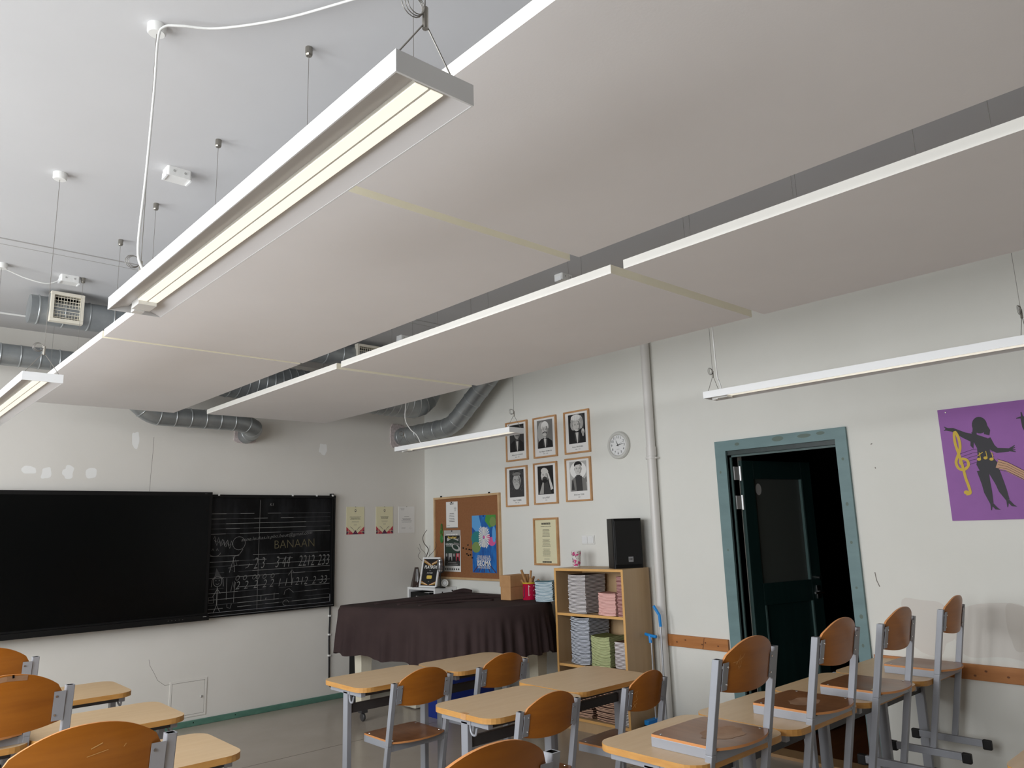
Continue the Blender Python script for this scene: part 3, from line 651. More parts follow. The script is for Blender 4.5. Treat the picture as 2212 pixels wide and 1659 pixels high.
# ------------------------------------------------------------------ right wall: portraits, cork board, clock, poster
def frame_on_right(name, y, z, w_, h_, label, cat, border, depth, fm, inner, group=None):
    t = thing(name, (RX, y, z), label, cat, group, RW); hw, hh = w_/2, h_/2
    b = MB(); b.box(-hw, hw, -depth, 0, hh-border, hh, fm); b.box(-hw, hw, -depth, 0, -hh, -hh+border, fm); b.box(-hw, -hw+border, -depth, 0, -hh+border, hh-border, fm); b.box(hw-border, hw, -depth, 0, -hh+border, hh-border, fm)
    b.build('frame', t, bevel=.002)
    b = MB(); b.box(-hw+border, hw-border, -depth*.45, 0, -hh+border, hh-border, inner); b.build('backing_sheet', t)
    return t, -depth*.45
PORT = {
 'beau': ((5.485, 2.462), 'portrait partly hidden by the lamp end, top left of six', 'Aleksander KUNILEID', '1845 – 1875'),
 'bow': ((5.085, 2.460), 'portrait of a white-haired man in bow tie, top middle of six', 'Karl August HERMANN', '1851 – 1909'),
 'mane': ((4.667, 2.461), 'portrait of an old man with wild white hair, top right of six', 'Gustav ERNESAKS', '1908 – 1993'),
 'cap': ((5.506, 2.015), 'portrait of a bearded man with glasses and cap, bottom left of six', 'Veljo TORMIS', '1930 – 2017'),
 'hand': ((5.099, 2.020), 'portrait of a bald man with hand at forehead, bottom middle of six', 'Arvo PÄRT', '1935'),
 'young': ((4.675, 2.027), 'pale portrait of a young dark-haired man, bottom right of six', 'Erkki-Sven TÜÜR', '1959')}
for key, ((y, z), lab, nm, yrs) in PORT.items():
    W_, H_ = .316, .395
    t, d = frame_on_right('portrait_frame', y, z, W_, H_, 'oak framed ' + lab, 'framed portrait', .015, .022, OAKF, PAPER, 'framed portraits')
    f = FP(d); px0, px1, pz0, pz1 = -.105, .105, -.105, .165
    def U(u, v): return (px0+(px1-px0)*u, pz0+(pz1-pz0)*v)
    sx, sz = px1-px0, pz1-pz0
    def E(m, u, v, ru, rv, rot=0): f.ell(m, *U(u, v), ru*sx, rv*sz, rot=rot)
    def Pl(m, pts): f.poly(m, [U(*p) for p in pts])
    bg = {'beau': DGREY, 'bow': GREY, 'mane': PRBLK, 'cap': DGREY, 'hand': PRBLK, 'young': LGREY}[key]
    f.rect(bg, px0, px1, pz0, pz1)
    def face(u, v, ru, rv, skin, shade, beard=None, brows=PRBLK, rot=0.0):
        E(shade, u-ru*.9, v, ru*.22, rv*.25); E(shade, u+ru*.9, v, ru*.22, rv*.25)
        E(skin, u, v, ru, rv, rot); E(shade, u+ru*.45, v-rv*.1, ru*.45, rv*.7)
        E(skin, u+ru*.2, v-rv*.05, ru*.4, rv*.62)
        for q in (-.4, .38):
            f.line(brows, [U(u+ru*(q-.24), v+rv*.16), U(u+ru*q, v+rv*.22), U(u+ru*(q+.24), v+rv*.15)], .0028); E(PRBLK, u+ru*q, v+rv*.04, ru*.13, rv*.05)
        f.line(DGREY, [U(u, v+rv*.08), U(u+ru*.14, v-rv*.24), U(u-ru*.08, v-rv*.28)], .0018)
        if beard: E(beard, u, v-rv*.62, ru*.72, rv*.48)
        f.line(PRBLK, [U(u-ru*.3, v-rv*.5), U(u, v-rv*.47), U(u+ru*.3, v-rv*.5)], .0022)
    def suit(m, lap=None, shirt=PAPER, top=.32, cu=.5):
        Pl(m, [(.02, 0), (.06, top-.12), (cu-.22, top), (cu+.2, top), (.95, top-.12), (.98, 0)])
        if shirt: Pl(shirt, [(cu-.10, top+.01), (cu+.10, top+.01), (cu+.03, 0.02), (cu-.02, .02)])
        if lap: Pl(lap, [(cu-.16, top), (cu-.09, top+.02), (cu-.01, .02), (cu-.12, .1)]); Pl(lap, [(cu+.15, top), (cu+.09, top+.02), (cu+.03, .02), (cu+.16, .1)])
    if key == 'beau':
        Pl(PRBLK, [(0, .93), (1, .93), (1, 1), (0, 1)]); suit(PRBLK, DGREY, SKINL, .42, .52); E(PRBLK, .52, .78, .24, .16); face(.52, .66, .2, .2, SKIN, GREY); f.line(PRBLK, [U(.4, .585), U(.52, .61), U(.64, .585)], .006); Pl(PRBLK, [(.42, .42), (.64, .42), (.6, .38), (.46, .38)])
    elif key == 'bow':
        E(LGREY, .3, .55, .28, .4); suit(PRBLK, DGREY, SKINL, .34); E(PAPER, .5, .75, .25, .2); face(.5, .64, .21, .22, SKINL, GREY); E(PAPER, .5, .84, .22, .09); f.line(DGREY, [U(.34, .53), U(.5, .57), U(.66, .53)], .009); Pl(PAPER, [(.42, .36), (.58, .36), (.5, .3)]); Pl(DGREY, [(.38, .36), (.5, .33), (.62, .36), (.62, .30), (.5, .33), (.38, .30)])
    elif key == 'mane':
        E(DGREY, .8, .7, .19, .28); suit(PRBLK, DGREY, SKINL, .36); E(SKINL, .5, .78, .36, .21); E(LGREY, .3, .65, .18, .2); E(LGREY, .73, .68, .16, .2); face(.5, .62, .23, .21, SKINL, GREY); E(PAPER, .45, .88, .28, .1); E(SKINL, .86, .38, .09, .1); E(SKIN, .86, .3, .06, .09); f.line(PRBLK, [U(.83, .42), U(.84, .32)], .002)
        for q in range(7): f.line(GREY, [U(.2+.1*q, .95), U(.16+.11*q, .72)], .0015)
    elif key == 'cap':
        rr = random.Random(5)
        for q in range(26): u_, v_ = rr.random()*.9, rr.random()*.8+.1; f.line(GREY, [U(u_, v_), U(u_+.08, v_+.08)], .002)
        Pl(DGREY, [(.05, 0), (.2, .25), (.8, .25), (.95, 0)]); E(PRBLK, .52, .80, .30, .12); face(.52, .58, .27, .28, LGREY, GREY, LGREY); E(GREY, .52, .83, .29, .07); f.line(DGREY, [U(.24, .77), U(.52, .81), U(.8, .77)], .003)
        for q in (.40, .64): f.line(PRBLK, [(U(q, .59)[0]+.02*math.cos(a), U(q, .59)[1]+.016*math.sin(a)) for a in [2*PI*k/14 for k in range(15)]], .0018)
        for q in range(6): f.line(SKINL, [U(.4+.05*q, .40), U(.42+.04*q, .30)], .002)
    elif key == 'hand':
        face(.45, .66, .23, .25, SKINL, GREY, DGREY); E(SKINL, .42, .83, .20, .1); Pl(SKINL, [(.62, .76), (.72, .72), (.98, .18), (.82, .14)])
        for q in range(4): f.line(SKINL, [U(.68, .70+.03*q), U(.52+.02*q, .80+.03*q)], .009)
        Pl(SKIN, [(.08, .02), (.32, .44), (.44, .42), (.36, .02)]); Pl(DGREY, [(.4, .48), (.62, .48), (.86, .02), (.36, .02)]); E(PRBLK, .45, .47, .15, .07)
    else:
        E(PAPER, .5, .7, .48, .29); Pl(GREY, [(.06, 0), (.1, .38), (.36, .5), (.7, .48), (.94, .36), (.98, 0)]); Pl(DGREY, [(.32, .5), (.70, .5), (.74, 0), (.38, 0)]); Pl(DGREY, [(.08, .05), (.13, .36), (.2, .38), (.26, .05)]); Pl(GREY, [(.80, .36), (.97, .48), (1, .3), (.9, .25)])
        E(PRBLK, .5, .88, .23, .12); face(.5, .74, .21, .2, SKINL, SKIN); Pl(PRBLK, [(.28, .84), (.32, .95), (.5, 1.0), (.68, .95), (.72, .84), (.62, .89), (.4, .88)]); Pl(DGREY, [(.38, .54), (.64, .54), (.6, .46), (.4, .46)])
    f.build('photo', t)
    f = FP(d); f.text(INK, nm, 0, -.137, .021 if len(nm) < 15 else .0175, bold=.008); f.text(INK, yrs, 0, -.160, .013); f.build('caption', t)
# framed verse
t, d = frame_on_right('framed_verse', 5.118, 1.478, .325, .436, 'oak framed cream sheet of printed verses above the bookcase', 'framed text', .018, .024, OAKF, PAPERC)
f = FP(d); rr = random.Random(8)
f.rect(INK, -.06, .06, .155, .172)
for q in range(8): f.rect(PAPERC, -.058+.015*q, -.054+.015*q, .158, .169)
f.text(INK, 'MU ISAMAA, MU ÕNN JA RÕÕM', 0, .138, .0095, bold=.01)
for base in (.11, .02, -.07): f.lines_of_text(INK, 0, base, 6, .0125, .0034, .075, .11, rr)
f.lines_of_text(INKG, 0, -.158, 2, .009, .002, .06, .09, rr); f.rect(INK, -.06, .06, -.195, -.180)
for q in range(8): f.rect(PAPERC, -.058+.015*q, -.054+.015*q, -.192, -.183)
f.build('print', t)
# cork board
CY, CZ0 = 6.315, 1.532
t, d = frame_on_right('cork_board', CY, CZ0, 1.11, .872, 'cork pinboard with a pale wood frame, left part of the right wall', 'pinboard', .022, .03, BIRCHF, CORK)
for x in (-.44, .38):
    b = MB(); b.box(x-.01, x+.01, -.012, 0, .436, .452, BLACKM); b.build('hanger', t)
for (y, z) in ((6.28, 1.45), (6.36, 1.42), (6.31, 1.41), (6.26, 1.405), (6.23, 1.40), (6.30, 1.36), (6.275, 1.345), (6.24, 1.35), (6.21, 1.32)):
    b = MB(); b.tube([(-(y-CY), d, z-CZ0), (-(y-CY), d-.012, z-CZ0)], .007, BLACKM, 6); b.build('push_pin', t)
def pinned(name, y0, y1, z0, z1, label, cat, base, draw, rz=0.0):
    w_, h_ = abs(y0-y1), abs(z1-z0); t = thing(name, (RX-.0136, (y0+y1)/2, (z0+z1)/2), label, cat, None, RW)
    b = MB(); b.box(-w_/2, w_/2, -.0015, 0, -h_/2, h_/2, base); b.build('sheet', t)
    f = FP(-.0016); draw(f, w_, h_); f.build('print', t)
    b = MB(); b.tube([(0, -.0015, h_/2-.008), (0, -.010, h_/2-.008)], .006, BLACKM, 6); b.build('push_pin', t)
    return t
def dr_letter(f, w_, h_):
    rr = random.Random(2); f.lines_of_text(INK, 0, h_*.45, 2, .012, .006, .05, .07, rr); f.lines_of_text(INKG, w_*.3, h_*.28, 4, .012, .004, .025, .04, rr); f.lines_of_text(INK, 0, h_*.05, 6, .017, .005, .03, .11, rr); f.lines_of_text(INKG, -w_*.3, -h_*.40, 1, .01, .003, .05, .05, rr)
    f.rect(GREY, -w_/2, w_/2, -h_/2, -h_*.47)
pinned('letter', 6.655, 6.452, 1.63, 1.912, 'white printed letter pinned at the top left of the pinboard', 'letter', PAPER, dr_letter)
def dr_concert(f, w_, h_):
    f.rect(LGREY, -w_/2, w_/2, h_*.37, h_/2); f.rect(PRBLK, -w_*.46, w_*.46, -h_*.36, h_*.37); rr = random.Random(4)
    f.lines_of_text(PAPER, 0, h_*.40, 1, .01, .010, .2, .22, rr)
    f.text(YEL, 'Kevadised', 0, h_*.325, .036, bold=.02); f.text(PAPER, 'filmi helinad', .01, h_*.275, .044, bold=.02, sx=.95)
    f.poly(DKGRN, [(-w_*.4, -.02), (-w_*.1, -.07), (w_*.4, -.04), (w_*.44, .10), (0, .13), (-w_*.42, .09)]); f.ell(LGREY, w_*.22, .035, .075, .035, rot=-.3); f.ell(DKGRN, w_*.2, .04, .05, .022, rot=-.3); f.poly(GREY, [(w_*.1, .09), (w_*.4, .08), (w_*.44, .06), (w_*.12, .06)])
    f.text(PAPER, 'KONTSERT', -w_*.18, h_*.16, .024, bold=.02); f.lines_of_text(PAPER, -w_*.15, h_*.12, 1, .01, .004, .12, .13, rr)
    for q, m in enumerate((DGREY, LGREY, DGREY, RED)):
        x = -w_*.34+q*w_*.225; f.rect(m, x-.03, x+.03, -h_*.24, -h_*.06); f.ell(SKIN, x, -h_*.10, .012, .018); f.poly(PRBLK if m is not PRBLK else GREY, [(x-.022, -h_*.24), (x-.012, -h_*.145), (x+.012, -h_*.145), (x+.022, -h_*.24)])
    f.rect(DGREY, -w_*.46, w_*.46, -h_*.36, -h_*.25); f.lines_of_text(LGREY, 0, -h_*.285, 3, .016, .004, .12, .2, rr)
    for q in range(7): f.ell(INK, -w_*.4+q*w_*.13, -h_*.44, .010, .010)
pinned('concert_poster', 6.70, 6.41, 1.173, 1.607, 'dark green and black concert poster with yellow title on the pinboard', 'poster', PAPER, dr_concert)
def dr_fest(f, w_, h_):
    f.poly(PLBLUE, [(-w_/2, h_/2), (-w_*.2, h_/2), (-w_*.1, h_*.3), (-w_*.3, h_*.2), (-w_/2, h_*.3)]); f.poly(PGREEN, [(w_*.1, h_/2), (w_*.5, h_/2), (w_*.5, h_*.32), (w_*.25, h_*.28), (.02, h_*.40)]); f.ell(POLIVE, w_*.38, h_*.38, .05, .05)
    f.ell(PTEAL, -w_*.3, h_*.1, .09, .07); f.ell(POLIVE, -w_*.33, -h_*.06, .07, .055); f.ell(PPINK, w_*.33, h_*.04, .06, .045); f.ell(PLBLUE, w_*.42, h_*.16, .03, .08)
    for q in range(9):
        x = -w_*.46+q*w_*.115; f.line(PBLUE if q % 2 else DPURP, [(x*.5, -h_*.36), (x, -h_*.5+.004)], .011)
    cx, cz = 0.0, h_*.115                                     # radial white flower
    for k in range(28):
        a = 2*PI*k/28 + .05; rl_ = (.125 if k % 7 in (2, 3, 4) else .105)
        ca, sa = math.cos(a), math.sin(a); dw = .0105 if k % 2 else .0075
        p = lambda r_, o_: (cx + r_*ca*.78 - o_*sa*.9, cz + r_*sa + o_*ca)
        f.poly(PAPER, [p(.018, -.0015), p(rl_*.93, -dw*.85), p(rl_, -dw*.5), p(rl_, dw*.5), p(rl_*.93, dw*.85), p(.018, .0015)])
    f.ell(PPINK, cx+.006, cz, .014, .014); f.poly(PPINK, [(cx+.01, cz), (cx+.09, cz+.035), (cx+.10, cz-.03)]); 
    for k in (26, 27, 0, 1): 
        a = 2*PI*k/28+.05; f.line(PAPER, [(cx+.02*math.cos(a), cz+.02*math.sin(a)), (cx+.098*math.cos(a), cz+.11*math.sin(a))], .007)
    f.text(PAPER, 'XXVIII LAULU- JA', -.005, -h_*.225, .036, bold=.01, sx=.74); f.text(PAPER, 'XXI TANTSUPIDU', -.005, -h_*.272, .036, bold=.01, sx=.80)
    f.text(PAPER, 'ISEOMA', -.005, -h_*.340, .070, bold=.03, sx=.90); f.text(PAPER, '3–6 JUULI 2025', -.005, -h_*.405, .038, bold=.01, sx=.82)
pinned('festival_poster', 6.212, 5.832, 1.173, 1.75, 'tall blue festival poster with white radial flower on the pinboard', 'poster', PBLUE, dr_fest)
t = thing('green_keyring', (RX-.0136, 6.735, 1.60), 'green oval tag hanging on cords at the left pinboard edge', 'keyring', None, RW)
b = MB(); b.lathe([(.0, -.004), (.026, -.003), (.030, 0), (.026, .003), (.0, .004)], LEAF, 18, Matrix.Translation((0, -.008, -.08)) @ Matrix.Scale(1.5, 4, (0, 0, 1)) @ Matrix.Rotation(PI/2, 4, 'X')); b.build('tag', t, smooth='auto')
b = MB(); b.tube([(.012*math.sin(a), -.006, .03+.05*math.cos(a)) for a in [2*PI*k/14 for k in range(15)]], .004, LEAF, 6); b.tube([(.02*math.sin(a), -.009, -.01+.03*math.cos(a)) for a in [2*PI*k/14 for k in range(15)]], .004, MATS['poster_green'], 6); b.build('cord', t)
# wall clock
t = thing('wall_clock', (RX, 4.180, 2.288), 'round grey-rimmed wall clock with black numerals, right of the portraits', 'clock', None, RW)
FRX = Matrix.Rotation(PI/2, 4, 'X')
b = MB(); b.lathe([(.118, 0), (.12, .02), (.112, .032), (.094, .034), (.088, .026)], CLOCKR, 40, FRX, cap=False); b.build('rim', t, smooth='auto')
b = MB(); b.lathe([(.09, .0), (.09, .024)], WHITE, 40, FRX); b.build('dial', t)
f = FP(-.0245)
for h_ in range(1, 13):
    a = PI/2 - h_*PI/6; f.text(INK, str(h_), .070*math.cos(a), .070*math.sin(a), .032)
f.text(INKG, 'QUARTZ', 0, -.035, .008); f.build('numerals', t)
def hand(nm, ang, l, wd, y):
    f = FP(y); a = PI/2 - ang; c, s_ = math.cos(a), math.sin(a)
    f.poly(INK, [(-.2*l*c - wd*s_, -.2*l*s_ + wd*c), (-.2*l*c + wd*s_, -.2*l*s_ - wd*c), (l*c + wd*.3*s_, l*s_ - wd*.3*c), (l*c - wd*.3*s_, l*s_ + wd*.3*c)]); f.build(nm, t)
hand('hour_hand', math.radians(-24), .046, .004, -.027); hand('minute_hand', math.radians(80), .068, .003, -.028); hand('second_hand', math.radians(64), .066, .001, -.029)
# light switch
t = thing('light_switch', (RX, 4.595, 1.488), 'white double light switch on the wall between verse frame and speaker', 'switch', None, RW)
b = MB(); b.box(-.075, .075, -.008, 0, -.04, .04, WHITEP); b.build('plate', t, bevel=.003)
for x in (-.036, .036):
    b = MB(); b.box(x-.03, x+.03, -.016, -.008, -.03, .03, WHITE); b.build('rocker', t, bevel=.002)
# purple dance board
PYL, PYR = 1.63, .56; PZc = 1.91
t = thing('painted_board', (RX-.001, (PYL+PYR)/2, PZc), 'purple board with black dancing silhouettes and a golden treble clef', 'painted board', None, RW)
w_, h_ = PYL-PYR, .675
b = MB(); b.box(-w_/2, w_/2, -.01, 0, -h_/2, h_/2, PURPLE); b.build('board', t)
f = FP(-.0102)
OX, OZ = -w_/2, -h_/2; SCL = .675
# digitised from the photo region on the board plane: u from left edge (m), v from bottom (m)
def PX(u, v): return (OX+u, OZ+v)
def shape(m, pts): f.poly(m, [PX(*p) for p in pts])
def limb(m, pts, ws):
    n = len(pts); lft = []; rgt = []
    for i, (x, z) in enumerate(pts):
        a = pts[max(i-1, 0)]; c = pts[min(i+1, n-1)]; dx, dz = c[0]-a[0], c[1]-a[1]; l = math.hypot(dx, dz) or 1
        lft.append((x-dz/l*ws[i]/2, z+dx/l*ws[i]/2)); rgt.append((x+dz/l*ws[i]/2, z-dx/l*ws[i]/2))
    shape(m, lft + rgt[::-1])
def E2(m, u, v, ru, rv, rot=0): f.ell(m, *PX(u, v), ru, rv, rot=rot)
for q in range(5):
    f.line(INK, [PX(.09, .315+.02*q), PX(.16, .335+.02*q), PX(.22, .345+.018*q), PX(.27, .33+.016*q)], .002)
def dancer(du, flip):
    U_ = (lambda u: du + (u if not flip else -u))
    limb(SILH, [(U_(.03), .553), (U_(.07), .545), (U_(.13), .505), (U_(.18), .48)], [.014, .024, .036, .052])           # pointing arm
    limb(SILH, [(U_(.05), .552), (U_(.025), .568)], [.008, .004]); limb(SILH, [(U_(.045), .550), (U_(.022), .545)], [.008, .004])
    shape(SILH, [(U_(.17), .52), (U_(.20), .50), (U_(.25), .475), (U_(.262), .44), (U_(.252), .40), (U_(.262), .36), (U_(.285), .325), (U_(.27), .285), (U_(.235), .275), (U_(.185), .285), (U_(.172), .325), (U_(.185), .375), (U_(.188), .42), (U_(.175), .46)])
    limb(SILH, [(U_(.245), .47), (U_(.265), .42), (U_(.29), .398), (U_(.35), .395)], [.044, .038, .030, .020])
    for dz in (-.016, -.004, .010, .022): limb(SILH, [(U_(.345), .395), (U_(.382), .397+dz)], [.012, .004])
    E2(SILH, U_(.218), .556, .040, .050); shape(SILH, [(U_(.185), .58), (U_(.178), .53), (U_(.170), .50), (U_(.182), .44), (U_(.20), .52)])
    shape(SILH, [(U_(.24), .59), (U_(.258), .55), (U_(.27), .52), (U_(.262), .49), (U_(.235), .50)]); shape(SILH, [(U_(.165), .51), (U_(.155), .44), (U_(.168), .42), (U_(.18), .48)])
    limb(SILH, [(U_(.200), .29), (U_(.208), .21), (U_(.212), .16), (U_(.222), .095)], [.062, .046, .042, .018])
    limb(SILH, [(U_(.255), .29), (U_(.278), .21), (U_(.288), .165), (U_(.306), .11)], [.062, .046, .042, .018])
    for (a, c) in ((.222, .095), (.306, .11)):
        shape(SILH, [(U_(a-.008), c), (U_(a+.008), c), (U_(a+.028), c-.028), (U_(a+.042), c-.040), (U_(a+.015), c-.036), (U_(a+.002), c-.018), (U_(a-.004), c-.04), (U_(a-.008), c-.04)])
dancer(0.0, False)
# clef
f.line(GOLD, [PX(p[0], p[1]) for p in smooth_path([(q[0], q[1], 0) for q in ((.095, .155), (.118, .16), (.115, .20), (.105, .25), (.10, .30), (.095, .34), (.085, .40), (.075, .46), (.075, .51), (.083, .53), (.095, .50), (.10, .46), (.095, .42), (.075, .375), (.065, .345), (.075, .31), (.105, .30), (.13, .325), (.125, .355), (.10, .365), (.088, .345), (.098, .328))], 4)], .0155)
E2(GOLD, .098, .165, .014, .012)
for (u, v) in ((.19, .355), (.225, .36), (.255, .35)):
    E2(GOLD, u, v, .011, .009); f.line(GOLD, [PX(u+.009, v), PX(u+.006, v+.04)], .004)
f.line(GOLD, [PX(.185, .375), PX(.215, .395)], .004)
for q in range(5): f.line(TAN, [PX(.285, .345-.014*q), PX(.33, .325-.014*q), PX(.40, .275-.014*q), PX(.47, .22-.014*q)], .002)
limb(TAN, [(.28, .322), (.33, .30), (.40, .25), (.47, .19)], [.05, .045, .04, .03])
for q in range(5): f.line(INK, [PX(.285, .348-.016*q), PX(.33, .328-.014*q), PX(.40, .278-.014*q), PX(.46, .23-.014*q)], .0018)
# second dancer, arm raised
limb(SILH, [(.44, .575), (.445, .52), (.465, .46), (.52, .46)], [.018, .024, .034, .05]); limb(SILH, [(.44, .575), (.438, .605)], [.010, .004]); limb(SILH, [(.435, .575), (.41, .572)], [.012, .004]); limb(SILH, [(.445, .575), (.468, .572)], [.010, .004])
E2(SILH, .53, .525, .042, .05); shape(SILH, [(.50, .50), (.58, .50), (.60, .40), (.585, .34), (.62, .24), (.48, .24), (.495, .34), (.49, .44)])
limb(SILH, [(.515, .26), (.510, .19), (.512, .12)], [.05, .036, .016]); limb(SILH, [(.58, .26), (.60, .19), (.605, .08)], [.05, .036, .016])
limb(SILH, [(.59, .47), (.66, .44), (.70, .50)], [.04, .026, .014])
E2(SILH, .85, .55, .035, .045); shape(SILH, [(.81, .50), (.89, .50), (.91, .30), (.94, .25), (.78, .25), (.80, .34)]); limb(SILH, [(.82, .26), (.81, .08)], [.05, .016]); limb(SILH, [(.89, .26), (.92, .08)], [.05, .016]); limb(SILH, [(.82, .48), (.74, .58)], [.035, .012]); limb(SILH, [(.88, .48), (.97, .56)], [.035, .012])
f.build('painting', t)
b = MB(); b.tube([(OX+.045, -.010, h_/2-.02), (OX+.045, -.013, h_/2-.02)], .004, NICKEL, 8); b.build('screw', t)

# ------------------------------------------------------------------ bookcase and its contents
BKX, BKY0, BKY1, BKH = 4.68, 3.90, 4.625, 1.265
bk = thing('bookcase', (BKX, BKY0, 0), 'open beech bookcase full of booklet stacks by the right wall', 'bookcase')
bk.rotation_euler = (0, 0, math.radians(2.4)); D = .345; Wd = BKY1-BKY0
def bpart(nm, x0, x1, y0, y1, z0, z1):
    b = MB(); b.box(x0, x1, y0, y1, z0, z1, SHELFW)
    if nm not in ('back_panel', 'plinth'): b.box(x0-.0015, x0, y0, y1, z0, z1, SHELFE)
    return b.build(nm, bk)
bpart('side_panel', 0, D, 0, .02, 0, BKH-.02); bpart('side_panel', 0, D, Wd-.02, Wd, 0, BKH-.02); bpart('top', 0, D, 0, Wd, BKH-.02, BKH)
bpart('back_panel', D-.006, D, .02, Wd-.02, .02, BKH-.02)
SHZ = (.10, .505, .905)
for z in SHZ: bpart('shelf', .003, D-.006, .02, Wd-.02, z-.02, z)
bpart('plinth', .02, .035, .02, Wd-.02, 0, .08)
def booklet_mesh(nm, dx, dy, h, sag, page, cover, n=4, cr=.2):
    b = MB()                                                  # bent booklet: two covers and a recessed page block; x into the case, y along the front
    def layer(z0, z1, ins, mat):
        rt_, rb_ = [], []
        prof_t, prof_b = [], []
        for k in range(n+1):
            y = -dy/2 + ins + (dy-2*ins)*k/n; s_ = -sag*(1-(2*k/n-1)**2)
            prof_t.append((y, z1+s_)); prof_b.append((y, z0+s_))
        loop = prof_b + prof_t[::-1]; m_ = len(loop)
        vs = [(ins, y, z) for y, z in loop] + [(dx-ins, y, z) for y, z in loop]
        fs = [(i, (i+1) % m_, (i+1) % m_+m_, i+m_) for i in range(m_)]
        for k in range(n):
            q = [k, k+1, m_-2-k, m_-1-k]; fs.append(tuple(q[::-1])); fs.append(tuple(i+m_ for i in q))
        b.add(vs, fs, mat)
    c = h*cr
    layer(0, c, 0, cover); layer(c, h-c, .0015, page); layer(h-c, h, 0, cover)
    return b.mesh(nm)
def stack(x, y, z0, z1, dx, dy, h, sag, page, cover, label, group, rz=0.0, jit=.004, tilt=0.0, cr=.2):
    me = booklet_mesh('booklet', dx, dy, h*.94, sag, page, cover, cr=cr); rr = random.Random(int(x*100+y*31+z0*7)); n = max(1, round((z1-z0)/h)); zz = z0 + sag
    for i in range(n):
        o = bpy.data.objects.new('booklet', me); COL.objects.link(o)
        o.location = (x + rr.uniform(-jit, jit), y + rr.uniform(-jit, jit), zz + i*h); o.rotation_euler = (tilt, 0, rz + rr.uniform(-.012, .012))
        tag(o, ('topmost ' if i == n-1 else 'lowest ' if i == 0 else '') + label, 'booklet', group)
PGW = M('pages_white', (240, 236, 235), 0.8); PGB = M('pages_bluish', (220, 225, 234), 0.8); PGP = M('pages_pink', (240, 198, 190), 0.8); PGG = M('pages_green', (214, 222, 170), 0.8); PGT = M('pages_tan', (226, 186, 158), 0.8); PGC = M('pages_cyan', (240, 246, 248), 0.8)
CVG = M('cover_greybrown', (72, 60, 56), 0.6); CVD = M('cover_slate', (38, 40, 46), 0.6); CVR = M('cover_red', (110, 40, 40), 0.6); CVP = M('cover_pink', (206, 150, 142), 0.6); CVO = M('cover_olive', (110, 114, 62), 0.6); CVB = M('cover_brown', (84, 54, 42), 0.6); CVT = M('cover_teal', (44, 118, 142), 0.6)
stack(4.69, 4.41, SHZ[2], 1.212, .25, .195, .0105, .004, PGW, CVG, 'grey covered booklet in the tall white stack on the upper shelf', 'grey booklets on the upper shelf')
stack(4.685, 4.085, SHZ[2], 1.075, .14, .178, .009, .005, PGP, CVP, 'pink booklet in the low stack on the upper shelf', 'pink booklets on the upper shelf')
stack(4.70, 3.957, SHZ[2], 1.205, .20, .062, .0095, 0, PGP, CVR, 'dark red covered booklet stacked against the right side panel', 'red booklets on the upper shelf', cr=.3)
stack(4.69, 4.395, SHZ[1], .872, .25, .205, .0098, .010, PGB, CVD, 'slate covered booklet in the tall bluish stack on the middle shelf', 'slate booklets on the middle shelf')
stack(4.685, 4.175, SHZ[1], .735, .20, .195, .0082, .010, PGG, CVO, 'green booklet in the stack at the centre of the middle shelf', 'green booklets on the middle shelf')
stack(4.70, 3.985, SHZ[1], .715, .20, .11, .0095, 0, PGW, CVB, 'white booklet in the stack at the right end of the middle shelf', 'white booklets on the middle shelf')
stack(4.70, 4.40, SHZ[0], .40, .22, .20, .010, .004, PGT, CVB, 'tan booklet in the left stack on the lowest shelf', 'tan booklets left on the lowest shelf', jit=.010)
stack(4.70, 4.16, SHZ[0], .42, .22, .21, .010, .004, PGT, CVB, 'tan booklet in the right hand tan stack on the lowest shelf', 'tan booklets right on the lowest shelf', jit=.012)
stack(4.71, 3.99, SHZ[0], .36, .22, .10, .011, 0, PGW, CVD, 'white booklet in the narrow stack against the lowest right panel', 'white booklets on the lowest shelf')
# cup
t = thing('paper_cup', (4.88, 4.575, BKH), 'paper cup with pink flower print on top of the bookcase', 'cup')
b = MB(); b.lathe([(.028, 0), (.030, .004), (.041, .130), (.043, .133), (.041, .136), (.038, .13), (.027, .01)], PAPER, 28, cap=False); b.build('cup', t, smooth='auto')
rr = random.Random(11)
b = MB(); PK = M('flower_pink', (206, 66, 130), 0.6); DK = M('flower_ink', (84, 60, 74), 0.6)
for q in range(170):
    a = rr.uniform(0, 2*PI); z = rr.choice([rr.uniform(.015, .06), rr.uniform(.095, .125), rr.uniform(.01, .125)]); sz_ = rr.uniform(.003, .008); r_ = .0305 + (z-.004)*.0873 + .0006 + q*.000003
    m_ = PK if (z < .062 or z > .09) and rr.random() < .65 else DK
    if m_ is DK: sz_ *= .5
    n_ = 7; vs = []
    for k in range(n_):
        da = sz_*math.cos(2*PI*k/n_)/r_*(1+.3*(k % 2)); dz = sz_*math.sin(2*PI*k/n_)*(1+.3*(k % 2)); zz = z+dz; rr2 = r_ + dz*.0873
        vs.append((rr2*math.cos(a+da), rr2*math.sin(a+da), zz))
    b.add(vs, [tuple(range(n_))], m_)
b.build('flower_print', t)
